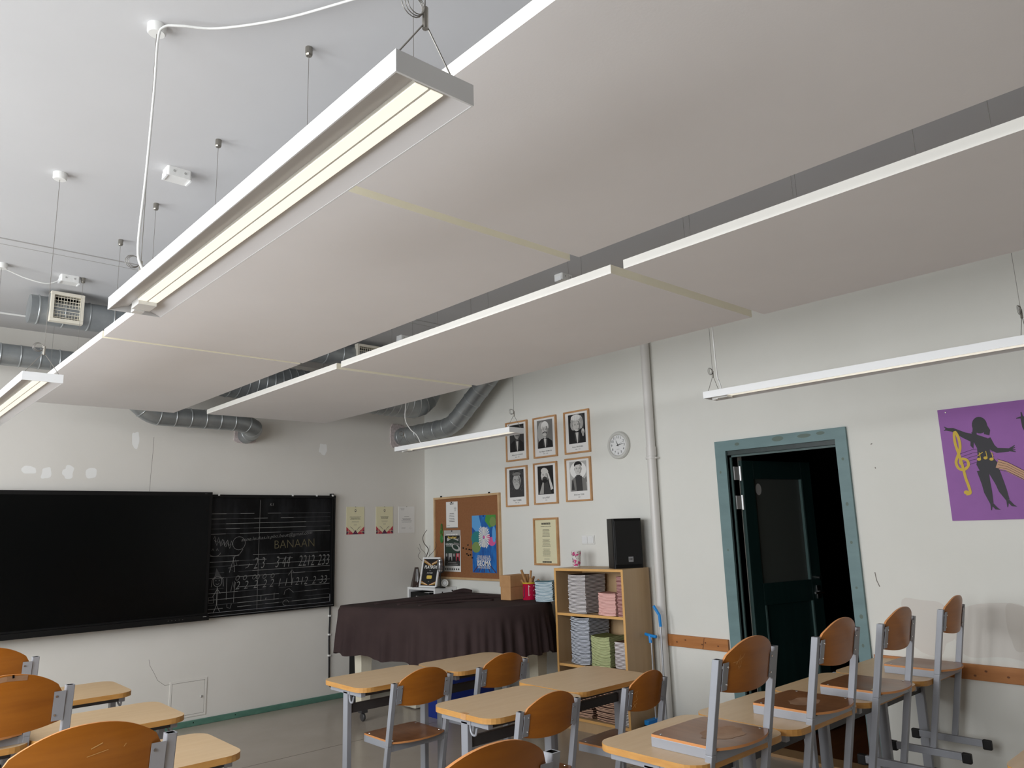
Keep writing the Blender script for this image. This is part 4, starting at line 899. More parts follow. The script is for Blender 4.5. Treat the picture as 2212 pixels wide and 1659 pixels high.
# loudspeaker
t = thing('loudspeaker', (4.905, 4.065, BKH), 'black loudspeaker with a small silver badge on the bookcase', 'speaker', None, math.radians(-30))
b = MB(); pts = [(-.115, -.11), (.115, -.11), (.125, -.10), (.10, .10), (-.10, .10), (-.125, -.10)]
b.prism(pts, .0, .395, BLK); b.build('cabinet', t, bevel=.008)
b = MB(); b.prism([(-.108, -.117), (.108, -.117), (.112, -.109), (-.112, -.109)], .03, .375, BLACKM); b.build('grille', t, bevel=.002)
b = MB(); b.box(-.005, .035, -.1195, -.117, .05, .09, ALU); bd = b.build('badge', t)
f = FP(-.1197); f.text(INK, 'HK', .015, .070, .026, bold=.015, sx=.9); f.build('lettering', bd)
# ------------------------------------------------------------------ draped grand piano
PT = .98
OUT = [(3.44, 6.09), (3.50, 5.72), (3.66, 5.27), (3.83, 4.92), (4.05, 4.72), (4.35, 4.645), (4.62, 4.69), (4.82, 4.85), (4.93, 5.08), (4.95, 5.5), (4.95, 6.0), (4.90, 6.33), (4.72, 6.33), (4.22, 6.21), (3.80, 6.16)]
def closed(pts, n):
    m_ = len(pts); out = []
    for i in range(m_):
        p0, p1, p2, p3 = (Vector(pts[(i+k-1) % m_]) for k in range(4))
        for k in range(n):
            t_ = k/n; out.append(0.5*((2*p1)+(p2-p0)*t_+(2*p0-5*p1+4*p2-p3)*t_*t_+(3*p1-p0-3*p2+p3)*t_**3))
    return out
PO = Vector((4.3, 5.5, 0))
pn = thing('grand_piano', PO, 'cream legged grand piano hidden under the dark brown cloth', 'piano')
ol = closed(OUT, 4); cen = Vector((4.35, 5.5))
b = MB(); ins = [(cen + (p-cen)*.94 - Vector(PO[:2])) for p in ol]; b.prism([tuple(p) for p in ins], .66, PT-.02, CREAMP); b.build('case', pn)
def leg(x, y):
    b = MB(); z0, z1 = .12, .66; a, c = .045, .06
    vs = [(x+s*a, y+q*a, z0) for s, q in ((-1, -1), (1, -1), (1, 1), (-1, 1))] + [(x+s*c, y+q*c, z1) for s, q in ((-1, -1), (1, -1), (1, 1), (-1, 1))]
    b.add(vs, [(3, 2, 1, 0), (4, 5, 6, 7), (0, 1, 5, 4), (1, 2, 6, 5), (2, 3, 7, 6), (3, 0, 4, 7)], CREAMP); lg = b.build('leg', pn, bevel=.004)
    b = MB(); b.box(x-.03, x+.03, y-.03, y+.03, .07, .12, STEELD); b.lathe([(.03, -.012), (.035, -.006), (.035, .006), (.03, .012)], STEELD, 16, Matrix.Translation((x, y, .035)) @ Matrix.Rotation(PI/2, 4, 'Y')); b.build('caster', lg, smooth='auto')
leg(3.67-PO.x, 6.06-PO.y); leg(4.63-PO.x, 4.84-PO.y); leg(4.80-PO.x, 6.1-PO.y)
N = 360; ol2 = closed(OUT, 24); rows = []
rr = random.Random(21)
ph = [(rr.uniform(.6, 1.4), rr.uniform(0, 6.28)) for _ in range(6)]
def fold(i):
    s_ = i/len(ol2); v = 0
    for k, (am, p_) in enumerate(ph): v += am*math.sin(2*PI*s_*(17+11*k)+p_)
    return v/4.5
zs = [1.0, .985, .95, .90, .84, .74, .62, .50, .40, .0]
L_ = len(ol2)
nrm = []
for i in range(L_):
    d_ = (ol2[(i+1) % L_]-ol2[i-1]); n_ = Vector((d_.y, -d_.x)).normalized()
    if n_.dot(ol2[i]-cen) < 0: n_ = -n_
    nrm.append(n_)
HEM = lambda i: .565 + .035*math.sin(2*PI*i/L_*3+1.0) + .012*math.sin(2*PI*i/L_*19)
for j in range(14):
    q = j/13; row = []
    for i in range(L_):
        z = PT + (HEM(i)-PT)*q
        if j == 0: off = -.012
        else: off = .004 + .035*q + (.030*min(1, max(0, (q-.16)*2.2)))*fold(i)
        p = ol2[i] + nrm[i]*off; zz = z + (.006 if j == 0 else 0)
        row.append((p.x-PO.x, p.y-PO.y, zz))
    rows.append(row)
top_rows = [[((ol2[i].x-cen.x)*f_ + cen.x - PO.x + 0*f_, (ol2[i].y-cen.y)*f_ + cen.y - PO.y, PT+.006+.004*math.sin(7*f_+5*math.cos(i*2*PI/L_))*(f_ < .95)) for i in range(L_)] for f_ in (.02, .2, .4, .6, .8, .93)]
b = MB(); b.grid(top_rows + rows, CLOTH, closed=True); b.add(top_rows[0], [tuple(range(L_))], CLOTH)
for pts in ([(-.62, .40, PT+.006), (-.2, .30, PT+.018), (.15, .22, PT+.018), (.45, .12, PT+.006)], [(-.55, .15, PT+.006), (-.2, .1, PT+.016), (.2, .0, PT+.017), (.5, -.15, PT+.006)], [(-.5, -.1, PT+.006), (-.15, -.12, PT+.014), (.2, -.25, PT+.006)]):
    b.tube(smooth_path(pts), .013, CLOTH, 8)
pts = [(.50, .72, PT+.004), (.60, .68, PT+.02), (.66, .62, PT+.004)]; b.tube(smooth_path(pts), .025, CLOTH, 8)
o = b.build('cloth_cover', None, smooth=True, loc=PO); tag(o, 'dark brown gathered cloth draped over the piano in the corner', 'cloth')
t = thing('white_box', (4.37, 6.16, 0), 'white box on the floor under the draped piano', 'box')
b = MB(); b.bbox(-.15, .15, -.10, .10, .01, .20, CREAMP, .008); b.build('body', t); b = MB(); b.tube([(-.15, -.05, .10), (-.175, -.05, .10)], .008, LGREY); b.build('knob', t)
t = thing('blue_crate', (4.42, 5.62, 0), 'dark blue lidded crate under the draped piano behind the second desk', 'crate')
b = MB(); b.bbox(-.27, .24, -.18, .18, 0, .27, BLUEB, .01); b.build('body', t); b = MB(); b.bbox(-.275, .245, -.185, .185, .27, .295, LGREY, .01); b.build('lid', t); b = MB(); b.bbox(-.26, .23, -.17, .17, .295, .44, BLUEB, .01); b.build('upper_body', t)
t = thing('black_case', (4.03, 6.78, 0), 'narrow black case standing against the front wall behind the piano', 'case')
b = MB(); b.bbox(-.05, .05, -.06, .06, 0, .62, BLK, .01); b.build('body', t); b = MB(); b.tube(smooth_path([(-.02, 0, .62), (-.02, 0, .65), (.02, 0, .65), (.02, 0, .62)]), .006, BLACKM); b.build('handle', t)
# things on the piano
t = thing('kraft_box', (4.672, 5.15, PT+.006), 'tall brown cardboard box with folded lid on the piano cloth', 'box', None, math.radians(4))
b = MB(); b.box(-.12, .12, -.062, .062, 0, .12, KRAFT); b.build('box_body', t, bevel=.003); b = MB(); b.prism([(-.125, -.067), (.125, -.067), (.125, .067), (-.125, .067)], .115, .212, KRAFT); b.build('lid', t, bevel=.004)
t = thing('red_tin', (4.70, 4.99, PT+.006), 'red tin with white outlined letters holding wooden sticks', 'tin', None, math.radians(-39))
b = MB(); b.lathe([(.057, 0), (.0585, .003), (.0585, .142), (.0605, .145), (.0585, .148), (.054, .14), (.052, .01)], REDM, 32, cap=False); b.lathe([(.0, .012), (.052, .012)], DARK, 32, cap=False); b.build('tin_body', t, smooth='auto')
b = MB(); b.lathe([(.0590, .138), (.0615, .141), (.0615, .147), (.0590, .150)], GOLD, 32, cap=False); b.build('rim', t, smooth=True)
def wrap(nm, ch, u, z, sz_, m_):
    vs, fs = text_geo(ch, sz_, -.0, 0, 1.0); b = MB()
    b.add([(.0594*math.sin(u+p[0]/.0594), -.0594*math.cos(u+p[0]/.0594), z+p[1]) for p in vs], fs, m_); b.build(nm, t)
wrap('letter', 'E', .18, .075, .135, PAPER); wrap('letter', 'J', -.95, .075, .11, DPURP)
vs, fs = text_geo('E', .112, -.0, 0, 1.0); b = MB(); b.add([(.0598*math.sin(.18+p[0]/.0598), -.0598*math.cos(.18+p[0]/.0598), .075+p[1]*1.02) for p in vs], fs, REDM); b.build('letter_fill', t)
SLAB = ['steepest wooden stick in the red tin, leaning left', 'short thick wooden stick at the left of the red tin', 'upright wooden stick in the middle of the red tin', 'tall wooden stick right of centre in the red tin', 'wooden stick leaning far right out of the tin', 'wooden stick at the back of the red tin', 'wooden stick crossing in front inside the tin']
for k, (dx, dy, l, r_) in enumerate(((-.085, .0, .255, .011), (-.09, .02, .18, .012), (-.02, -.005, .20, .011), (.03, .01, .235, .010), (.13, 0, .20, .011), (.06, .03, .19, .011), (.01, -.02, .17, .012))):
    ox, oy = -dx*.35, -dy*.2
    base = Vector((4.70, 4.99, PT+.024)); c39, s39 = math.cos(math.radians(-39)), math.sin(math.radians(-39))
    rot2 = lambda x, y: Vector((c39*x - s39*y, s39*x + c39*y, 0))
    p0 = base + rot2(ox + (k-3)*.004, oy + (k % 3-1)*.014); hor = rot2(dx, dy); vz = math.sqrt(max(l*l - hor.length**2, .01))
    b = MB(); b.tube([p0, p0 + hor*.5 + Vector((0, 0, vz*.5)), p0+hor+Vector((0, 0, vz))], r_, STICK, 10); tag(b.build('wooden_stick', smooth='auto'), SLAB[k], 'stick', 'wooden sticks in the red tin')
stack(4.600, 4.705, PT+.008, 1.145, .20, .15, .0095, .006, PGC, CVT, 'light blue booklet in the stack on the piano beside the bookcase', 'light blue booklets on the piano', rz=math.radians(39), jit=.004)

# ------------------------------------------------------------------ white corner shelf with its objects
t = thing('white_shelf', (4.925, 6.75, 0), 'small white cube shelf standing in the corner behind the piano', 'shelf')
ws = t
for nm, bx in (('top', (-.145, .14, -.25, .25, .995, 1.02)), ('side_panel', (-.145, .14, -.25, -.225, 0, .995)), ('side_panel', (-.145, .14, .225, .25, 0, .995)), ('shelf', (-.145, .14, -.225, .225, .62, .645)), ('back_panel', (.125, .14, -.225, .225, .02, .995))):
    b = MB(); b.box(*bx, WHITE); b.build(nm, ws, bevel=.002)
for x, z in ((-.05, .975), (.08, .985)):
    b = MB(); b.tube([(x, -.25, z), (x, -.253, z)], .008, BLACKM, 10); b.build('screw_cap', ws)
b = MB()
tb = thing('binder', (4.88, 6.79, .645), 'black binder lying inside the white corner shelf', 'binder')
b.bbox(-.09, .10, -.17, .17, 0, .325, BLK, .006); b.build('cover', tb); f = FP(0); f.text(PAPER, 'PLNS', 0, .27, .04, bold=.02); f.build('lettering', tb, loc=(-.0905, .02, 0), rot=(0, 0, RW)); b = MB(); b.box(-.088, .098, -.168, -.09, .325, .327, PAPER); b.build('paper_edge', tb)
t = thing('metronome', (4.835, 6.905, 1.02), 'dark brown pyramid metronome on the white corner shelf', 'metronome', None, math.radians(-25))
b = MB(); vs = [(s_*.058, q_*.058, 0) for s_, q_ in ((-1, -1), (1, -1), (1, 1), (-1, 1))] + [(s_*.018, q_*.018, .205) for s_, q_ in ((-1, -1), (1, -1), (1, 1), (-1, 1))]
b.add(vs, [(3, 2, 1, 0), (4, 5, 6, 7), (0, 1, 5, 4), (1, 2, 6, 5), (2, 3, 7, 6), (3, 0, 4, 7)], BROWND); b.build('body', t, bevel=.003)
b = MB(); b.add([(-.028, -.0475, .06), (.028, -.0475, .06), (.012, -.0225, .19), (-.012, -.0225, .19)], [(0, 1, 2, 3)], GREY); b.build('scale_plate', t, loc=(0, -.003, 0)); b = MB(); b.tube([(0, -.054, .05), (0, -.030, .185)], .003, SILVER); b.build('pendulum', t); b = MB(); b.tube([(-.01, -.06, .012), (-.01, -.064, .012)], .006, SILVER); b.build('foot_stud', t)
# framed award leaning back, facing the room
A0, A1 = Vector((4.80, 6.80, 1.02)), Vector((4.845, 6.55, 1.02))
wv = A1-A0; aw = wv.length; ang = math.atan2(wv.y, wv.x)
t = thing('award_frame', (A0+A1)/2, 'white framed black and gold award sheet on the corner shelf', 'framed award', None, ang)
tilt = Matrix.Rotation(math.radians(-13), 4, 'X'); hw, hh = aw/2, .315
def tl(o): o.rotation_euler = (math.radians(-13), 0, 0); return o
b = MB(); b.box(-hw, hw, -.018, 0, 0, .018, WHITE); b.box(-hw, hw, -.018, 0, hh-.018, hh, WHITE); b.box(-hw, -hw+.018, -.018, 0, .018, hh-.018, WHITE); b.box(hw-.018, hw, -.018, 0, .018, hh-.018, WHITE); tl(b.build('frame', t, bevel=.002))
b = MB(); b.box(-hw+.018, hw-.018, -.008, 0, .018, hh-.018, PRBLK); tl(b.build('sheet', t))
f = FP(-.0082); iw = hw-.02
for q in range(4):
    m_ = (ORANGE, PAPER, YEL, ORANGE)[q]
    f.line(m_, [(-iw, hh-.024-.008*q), (-.0, hh-.075-.006*q)], .004); f.line(m_, [(iw, hh-.024-.008*q), (.01, hh-.065-.006*q)], .004)
    f.line(m_, [(-iw, .065-.009*q), (-.01, .028-.001*q)], .004); f.line(m_, [(iw, .065-.009*q), (.01, .028-.001*q)], .004)
f.text(PAPER, 'PLAYBOX', 0, .212, .046, bold=.025, shear=.25, sx=.92); f.text(LGREY, '2024', 0, .175, .012); f.text(PAPER, 'AWARD', 0, .150, .020, spacing=1.2); f.rect(YEL, -.03, .03, .09, .125); f.ell(YEL, -.03, .1075, .008, .0175); f.ell(YEL, .03, .1075, .008, .0175); f.text(LGREY, 'EST', 0, .06, .012)
tl(f.build('print', t))
# microphone
t = thing('microphone', (4.865, 6.49+.03, 1.02), 'silver vintage microphone on a small black stand by the award', 'microphone', None, math.radians(-45))
b = MB(); b.lathe([(.055, 0), (.055, .008), (.02, .016)], BLACKM, 24); b.build('base', t, smooth='auto'); b = MB(); b.tube([(0, 0, .012), (0, 0, .16)], .006, BLACKM); b.build('stand', t); b = MB(); b.tube(smooth_path([(.0, 0, .15), (.035, 0, .17), (.04, 0, .22)]), .006, BLACKM); b.build('yoke', t)
b = MB(); b.lathe([(.016, .16), (.026, .17), (.030, .20), (.030, .255), (.026, .285), (.014, .297)], SILVER, 20); mh = b.build('mic_head', t, smooth='auto')
for k in range(7):
    b = MB(); b.lathe([(.031, .185+.014*k), (.0325, .188+.014*k), (.031, .191+.014*k)], STEELD, 20, cap=False); b.build('grille_band', mh)
t = thing('round_timer', (4.985, 6.60, 1.02), 'small round white timer on the corner shelf right of the microphone', 'timer', None, math.radians(-45))
b = MB(); b.lathe([(.034, -.015), (.038, -.010), (.038, .012), (.034, .016)], WHITEP, 24, Matrix.Translation((0, 0, .04)) @ FRX); b.build('case', t, smooth='auto'); f = FP(-.0165); f.ell(LGREY, 0, .04, .027, .027); f.ell(WHITE, 0, .04, .020, .020); f.build('dial', t)
t = thing('twig_vase', (4.94, 6.86, 1.02), 'slim vase with twisted dark willow twigs behind the award', 'vase')
b = MB(); b.lathe([(.03, 0), (.036, .05), (.028, .16), (.022, .20), (.019, .19), (.025, .05)], BROWND, 20, cap=False); b.build('vase', t, smooth='auto')
rr = random.Random(5)
for k, (dx, dy, h_, r_) in enumerate(((-.01, .02, .55, .008), (-.03, .12, .36, .0045), (.02, -.12, .42, .005), (.0, -.05, .38, .004), (.01, -.16, .33, .0035), (-.02, .06, .40, .0045))):
    pts = [(0, 0, .05)]
    for q in range(1, 9):
        u = q/8; pts.append((dx*u + .022*math.sin(q*1.7+k), dy*u*u*1.3 + .022*math.cos(q*1.9+k*2), .05+h_*u))
    b = MB(); b.tube(smooth_path(pts, 4), r_, TWIG, 6, taper=.35); b.build('twig', t, smooth=True)

# ------------------------------------------------------------------ dustpan set leaning at the pipe
t = thing('dustpan', (4.93, 3.77, 0), 'blue long-handled dustpan with bent grip leaning by the pipe', 'dustpan')
b = MB(); b.tube([(.0, -.01, .06), (.015, .0, .83)], .008, ALU, 8); b.build('pole', t)
b = MB(); b.tube([(.015, .0, .82), (.013, .003, .905), (.0, .045, .975)], .012, BLUEP, 10); b.build('grip', t, smooth='auto')
b = MB(); b.prism([(-.16, -.11), (-.01, -.11), (-.01, .03), (-.16, .03)], .0, .012, BLUEP); b.box(-.012, .0, -.11, .03, .0, .10, BLUEP); b.box(-.16, -.012, -.115, -.105, .012, .07, BLUEP); b.box(-.16, -.012, .025, .035, .012, .07, BLUEP); b.build('pan', t, bevel=.003)
t = thing('hand_broom', (4.885, 3.83, 0), 'blue long-handled broom with black bristles and short top grip', 'broom')
b = MB(); b.tube([(.0, -.005, .13), (.01, .0, .74)], .006, ALU, 8); b.build('pole', t)
b = MB(); b.tube([(.01, .055, .762), (.01, .0, .752), (.012, -.05, .748)], .012, BLUEP, 8); b.tube([(.01, .012, .755), (.008, .005, .70)], .013, BLUEP, 8); b.build('grip', t, smooth='auto')
b = MB(); b.box(-.10, .03, -.012, .03, .115, .15, BLUEP); b.build('head', t, bevel=.006)
b = MB(); b.add([(-.10, -.012, .115), (.03, -.012, .115), (.03, .03, .115), (-.10, .03, .115), (-.12, -.03, 0.0), (.04, -.03, 0.0), (.04, .045, 0.0), (-.12, .045, 0.0)], [(0, 1, 5, 4), (1, 2, 6, 5), (2, 3, 7, 6), (3, 0, 4, 7), (4, 5, 6, 7)], BLACKM); b.build('bristles', t)

# ------------------------------------------------------------------ desks
def rrect(hx, hy, r, n=6):
    out = []
    for (cx, cy, a0) in ((hx-r, hy-r, 0), (-hx+r, hy-r, PI/2), (-hx+r, -hy+r, PI), (hx-r, -hy+r, 1.5*PI)):
        for k in range(n+1): a = a0 + PI/2*k/n; out.append((cx + r*math.cos(a), cy + r*math.sin(a)))
    return out
DZT = .74
def make_desk(w_, d_):
    root = empty('school_desk', (0, 0, 0)); hx, hy = w_/2, d_/2
    b = MB(); b.prism(rrect(hx, hy, .085), DZT-.026, DZT, DESKT, side=DESKE); b.build('desk_top', root, bevel=.002)
    zt = DZT-.026; ix = hx-.05
    for s_ in (-1, 1):
        b = MB(); b.box(s_*ix-.015, s_*ix+.015, -hy+.06, hy-.06, zt-.032, zt, STEEL); b.build('end_rail', root, bevel=.002)
        b = MB(); b.bar((s_*ix, 0, .03), (s_*ix, 0, zt-.02), .03, .05, STEEL); b.build('leg', root, bevel=.003)
        b = MB(); b.box(s_*ix-.015, s_*ix+.015, -hy+.02, hy-.02, .008, .043, STEEL); ft = b.build('foot_bar', root, bevel=.002)
        for q in (-1, 1):
            b = MB(); y0 = q*(hy-.03); b.box(s_*ix-.018, s_*ix+.018, y0-.025, y0+.025, 0, .046, BLACKM); b.build('end_cap', ft, bevel=.005)
        x = s_*(hx-.035); y0 = -.05
        b = MB(); b.tube(smooth_path([(x, y0, zt), (x, y0, zt-.045), (x+s_*.004, y0-.018, zt-.068), (x+s_*.006, y0-.045, zt-.066), (x+s_*.006, y0-.055, zt-.035)]), .0055, STEEL, 8); b.build('bag_hook', root, smooth='auto')
    for q in (-1, 1):
        b = MB(); b.box(-ix, ix, q*(hy-.085)-.012, q*(hy-.085)+.012, zt-.03, zt, STEELD); b.build('long_rail', root)
    b = MB(); b.box(-ix, ix, -.012, .012, .57, .62, STEELD); b.build('stretcher', root, bevel=.002)
    return root
DESKS = [
 (2.35, 3.00, 3.90, 4.37, 0, 'single desk at the left of the front middle pair, before the piano'),
 (3.01, 3.665, 3.87, 4.34, 0, 'single desk at the right of the front middle pair, before the piano'),
 (2.375, 3.035, 2.81, 3.29, 0, 'single desk with a taped edge, left of the second middle pair'),
 (3.05, 3.715, 2.885, 3.40, 0, 'single desk right of the second middle pair, close to the bookcase'),
 (2.42, 3.075, 1.72, 2.22, 0, 'first desk of the right row, left end, under the largest lifted chair'),
 (3.085, 3.74, 1.70, 2.21, 0, 'second desk of the right row carrying the second lifted chair'),
 (3.75, 4.40, 1.68, 2.19, 0, 'third desk of the right row carrying the third lifted chair'),
 (4.41, 5.055, 1.67, 2.17, 0, 'last desk of the right row touching the right wall'),
 (.80, 1.455, 4.91, 5.42, 0, 'farthest desk of the left column, nearest the front wall'),
 (.79, 1.455, 4.03, 4.55, 0, 'middle desk of the left column, in front of the wall hatch'),
 (.725, 1.385, 3.175, 3.665, 0, 'nearest visible desk of the left column, right of the big chair back'),
 (.06, .715, 3.175, 3.665, 0, 'desk under the second lifted chair at the left edge'),
 (.125, .785, 4.03, 4.55, 0, 'desk under the farthest lifted chair at the left edge'),
 (.06, .715, 2.20, 2.70, 0, 'desk under the nearest lifted chair at the lower left corner'),
 (.745, 1.40, 1.36, 1.86, 0, 'desk under the lifted chair at the bottom centre'),
 (3.12, 3.78, .46, .965, 0, 'desk whose corner shows at the lower right edge')]
protos = {}
for (x0, x1, y0, y1, rz, lab) in DESKS:
    key = (round(x1-x0, 2), round(y1-y0, 2))
    if key not in protos: protos[key] = o = make_desk(x1-x0, y1-y0)
    else: o = copy_tree(protos[key])
    o.location = ((x0+x1)/2, (y0+y1)/2, 0); o.rotation_euler = (0, 0, rz)
    tag(o, lab, 'desk', 'single school desks')
    if 'taped' in lab:
        b = MB(); b.box(-.3318, -.3298, -.06, -.02, DZT-.027, DZT+.0012, OAKF); b.box(-.33, -.31, -.06, -.02, DZT, DZT+.0012, OAKF); b.build('tape', o)

# ------------------------------------------------------------------ chairs
PW = .40
def ylean(z): return .06*(.77-z)/.31 if z > .46 else .06 + .065*(.46-z)/.40
def make_chair():
    root = empty('school_chair', (0, 0, 0)); hp = PW/2
    for s_ in (-1, 1):
        b = MB(); x = s_*hp
        b.bar((x, ylean(.05), .05), (x, .06, .43), .027, .03, STEEL); b.bar((x, .06, .43), (x, 0, .77), .027, .03, STEEL, open_top=DARK); b.build('post', root, bevel=.0025)
        b = MB(); b.box(x-.0135, x+.0135, -.03, .34, .012, .048, STEEL); fb = b.build('foot_bar', root, bevel=.002)
        for (y0, y1) in ((-.055, -.01), (.315, .36)):
            b = MB(); b.box(x-.0165, x+.0165, y0, y1, 0, .051, BLACKM); b.build('end_cap', fb, bevel=.006)
        xr = s_*(hp-.030)
        b = MB(); b.box(xr-.0125, xr+.0125, .06, .345, .405, .442, STEEL); b.box(min(xr, x), max(xr, x), .05, .075, .405, .442, STEEL); b.build('seat_rail', root, bevel=.002)
    b = MB(); b.box(-hp+.013, hp-.013, .052, .072, .40, .435, STEEL); b.build('cross_bar', root)
    # seat: plywood, curved rear edge, slight dish
    b = MB(); hw = hp-.018; nx, ny = 14, 12; top, bot = [], []
    def seat_pt(u, v):
        yr = -.005 + .05*abs(2*u-1)**2.4; yf = .355 - .012*abs(2*u-1)**6
        x = (-hw + 2*hw*u); y = yr + (yf-yr)*v
        taper = 1 - .04*v*0; 
        dish = -.007*math.exp(-(((x)/.11)**2 + ((y-.17)/.10)**2))
        return x*taper, y, .452 + dish - .012*max(0, v-.85)/.15*0
    for j in range(ny+1):
        top.append([seat_pt(i/nx, j/ny) for i in range(nx+1)])
    b.grid(top, SEATW); b.grid([[(p[0], p[1], p[2]-.010) for p in r][::-1] for r in top], SEATW)
    edge = [top[0][i] for i in range(nx+1)] + [top[j][nx] for j in range(1, ny+1)] + [top[ny][i] for i in range(nx-1, -1, -1)] + [top[j][0] for j in range(ny-1, 0, -1)]
    b.grid([[(p[0], p[1], p[2]-.010) for p in edge], edge], PLYE, closed=True)
    st = b.build('seat', root, smooth='auto')
    for (x, y) in ((-.165, .31), (.165, .31), (-.165, .07), (.165, .07)):
        b = MB(); b.lathe([(.006, 0), (.005, .002)], CHROME, 8, Matrix.Translation((x, y, .452))); b.build('rivet', st)
    # backrest: bent plywood with arched top
    b = MB(); hb = hp-.020; nx, nz = 18, 8
    fr_, bk_ = [], []
    for j in range(nz+1):
        r1, r2 = [], []
        for i in range(nx+1):
            u = i/nx*2-1; x = hb*u
            zt = .765 + .069*(1-abs(u)**2.2)*1.0 - .02*max(0, (abs(u)-.86)/.14)**2; zb = .652 - .020*(1-abs(u)**2.2)
            z = zb + (zt-zb)*j/nz; y = ylean(min(z, .80)) - .006 - .030*(1-u*u) + (.005 if z > .77 else 0)*0
            r1.append((x, y, z)); r2.append((x, y+.009, z))
        fr_.append(r1); bk_.append(r2)
    b.grid(fr_, BACKW); b.grid([r[::-1] for r in bk_], BACKW)
    def rim(A): return [A[0][i] for i in range(nx+1)] + [A[j][nx] for j in range(1, nz+1)] + [A[nz][i] for i in range(nx-1, -1, -1)] + [A[j][0] for j in range(nz-1, 0, -1)]
    b.grid([rim(bk_), rim(fr_)], PLYE, closed=True); b.build('backrest', root, smooth='auto')
    for s_ in (-1, 1):
        b = MB(); x0, x1 = (hp-.014, hp-.050)
        pts = []
        for z in (.655, .755):
            y = ylean(z) - .0085
            pts.append((s_*x0, y-.009, z)); pts.append((s_*x1, y-.0085, z))
        vs = pts + [(p[0], p[1]-.003, p[2]) for p in pts]
        b.add(vs, [(0, 1, 3, 2), (4, 6, 7, 5), (0, 4, 5, 1), (2, 3, 7, 6), (0, 2, 6, 4), (1, 5, 7, 3)], STEEL); br = b.build('bracket', root)
        for z in (.675, .738):
            b = MB(); y = ylean(z)-.0205; xx = s_*(hp-.042); b.lathe([(.0045, 0), (.0035, .003)], CHROME, 8, Matrix.Translation((xx, y, z)) @ FRX); b.build('bolt', br)
            b = MB(); xx = s_*(hp-.019); b.lathe([(.007, 0), (.005, .005)], CHROME, 8, Matrix.Translation((xx, y+.009, z)) @ FRX); b.build('bolt', br)
    return root
LIFT = .335
CHAIRS = [  # centre x, post top y, width, lift, rot deg, label
 (2.714, 1.665, .405, LIFT, 0, 'chair lifted onto the first right row desk, its back scratched'),
 (3.440, 1.645, .397, LIFT, 0, 'chair lifted onto the second right row desk, before the doorway'),
 (3.998, 1.600, .385, LIFT, 0, 'chair lifted onto the third right row desk with paint flaked seat'),
 (4.718, 1.585, .330, LIFT, 0, 'smallest looking lifted chair, nearest the right wall'),
 (2.672, 3.755, .395, 0, 0, 'chair on the floor at the left desk of the front middle pair'),
 (3.296, 3.766, .405, 0, 3, 'chair on the floor at the right desk of the front middle pair'),
 (2.680, 2.730, .385, 0, 0, 'chair on the floor at the taped desk'),
 (3.385, 2.705, .370, 0, 4, 'chair on the floor before the bookcase with carved marks on its back'),
 (.535, 2.165, .40, LIFT, 0, 'big chair back cut off at the lower left corner'),
 (.515, 3.150, .40, LIFT, 0, 'lifted chair with a chipped top edge at the left photo edge'),
 (.570, 4.030, .40, LIFT, 0, 'farthest lifted chair at the left photo edge'),
 (1.078, 1.300, .40, LIFT, 0, 'chair back with pen zigzag cut by the bottom photo edge')]
proto = None
def back_mark(root, pts, m_, wd, nm='scratch_mark'):
    b = MB(); hb = PW/2-.020; n = len(pts); vs = []
    for i, (u, z) in enumerate(pts):
        a = pts[max(i-1, 0)]; c = pts[min(i+1, n-1)]; dx, dz = (c[0]-a[0])*hb, c[1]-a[1]; l = math.hypot(dx, dz) or 1
        for s_ in (1, -1):
            uu = u - s_*dz/l*wd/2/hb; zz = z + s_*dx/l*wd/2
            vs.append((hb*uu, ylean(min(zz, .80)) - .0075 - .030*(1-uu*uu), zz))
    b.add(vs, [(2*i, 2*i+1, 2*i+3, 2*i+2) for i in range(n-1)], m_); b.build(nm, root)
chs = []
for i, (x, y, wd, dz, rz, lab) in enumerate(CHAIRS):
    if proto is None: proto = o = make_chair()
    else: o = copy_tree(proto)
    o.location = (x, y, dz); o.rotation_euler = (0, 0, math.radians(rz)); o.scale = (wd/PW, 1, 1)
    tag(o, lab, 'chair', 'wood and steel school chairs'); chs.append(o)
K1 = chs[0]
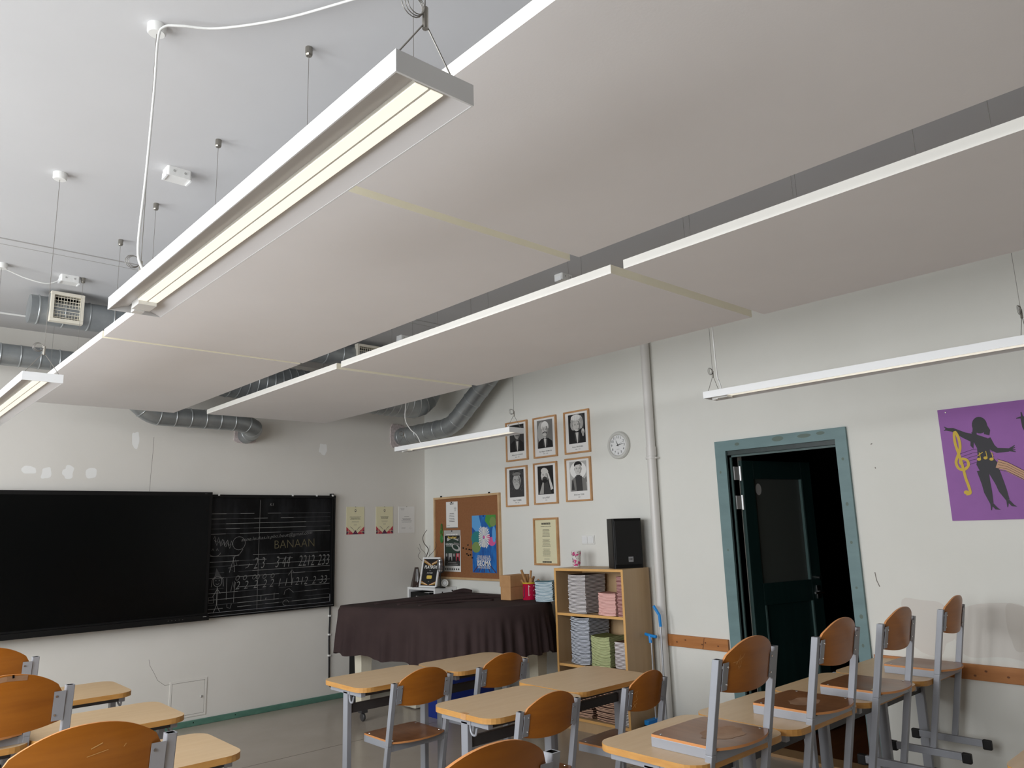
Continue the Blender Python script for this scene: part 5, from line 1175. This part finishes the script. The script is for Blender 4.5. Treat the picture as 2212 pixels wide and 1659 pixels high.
back_mark(K1, [(-.62, .745), (-.56, .755), (-.6, .74), (-.5, .775), (-.54, .73), (-.45, .77), (-.48, .73)], SCRATCH, .0018); back_mark(K1, [(-.7, .75), (-.6, .752), (-.42, .765), (-.38, .778)], SCRATCH, .0015); back_mark(K1, [(-.55, .735), (-.52, .722), (-.5, .735)], SCRATCH, .0015)
C4 = chs[7]
back_mark(C4, [(-.78, .735), (-.62, .745), (-.68, .72), (-.60, .70), (-.74, .69)], SCRATCH, .002); back_mark(C4, [(-.78, .66), (-.62, .683)], SCRATCH, .002); back_mark(C4, [(-.76, .685), (-.64, .66)], SCRATCH, .002)
C5 = chs[11]
back_mark(C5, [(-.20, .735), (-.12, .775), (-.11, .742), (-.03, .78), (-.02, .748), (.06, .783), (.07, .75)], INK, .0022, 'pen_mark')
L2 = chs[9]
back_mark(L2, [(-.72, .793), (-.4, .812), (.0, .822), (.34, .818)], WORN, .017, 'chipped_edge'); back_mark(L2, [(.10, .832), (.105, .822)], DARK, .006, 'chip')
L3 = chs[8]
back_mark(L3, [(.02, .775), (.16, .785)], SCRATCH, .0025); back_mark(L3, [(-.02, .758), (.24, .766)], SCRATCH, .0015); back_mark(L3, [(.44, .765), (.47, .772)], SCRATCH, .002)
def seat_patch(root, cx, cy, rx, ry, seed, m_=WORN):
    rr = random.Random(seed); n = 22; b = MB(); ring_ = []
    for k in range(n):
        q = 1 + rr.uniform(-.12, .12); ring_.append((cx + rx*q*math.cos(2*PI*k/n), cy + ry*q*math.sin(2*PI*k/n)))
    def z(x, y): return .4526 - .007*math.exp(-((x/.11)**2 + ((y-.17)/.10)**2))
    rows_ = [[(cx+(p[0]-cx)*f_, cy+(p[1]-cy)*f_, z(cx+(p[0]-cx)*f_, cy+(p[1]-cy)*f_)) for p in ring_] for f_ in (.02, .35, .7, 1.0)]
    b.grid([r[::-1] for r in rows_], m_, closed=True); b.build('worn_patch', root, smooth=True)
seat_patch(chs[0], .02, .15, .11, .075, 1); seat_patch(chs[2], -.10, .10, .05, .010, 2, PAPERC); seat_patch(chs[1], .0, .19, .09, .06, 3)
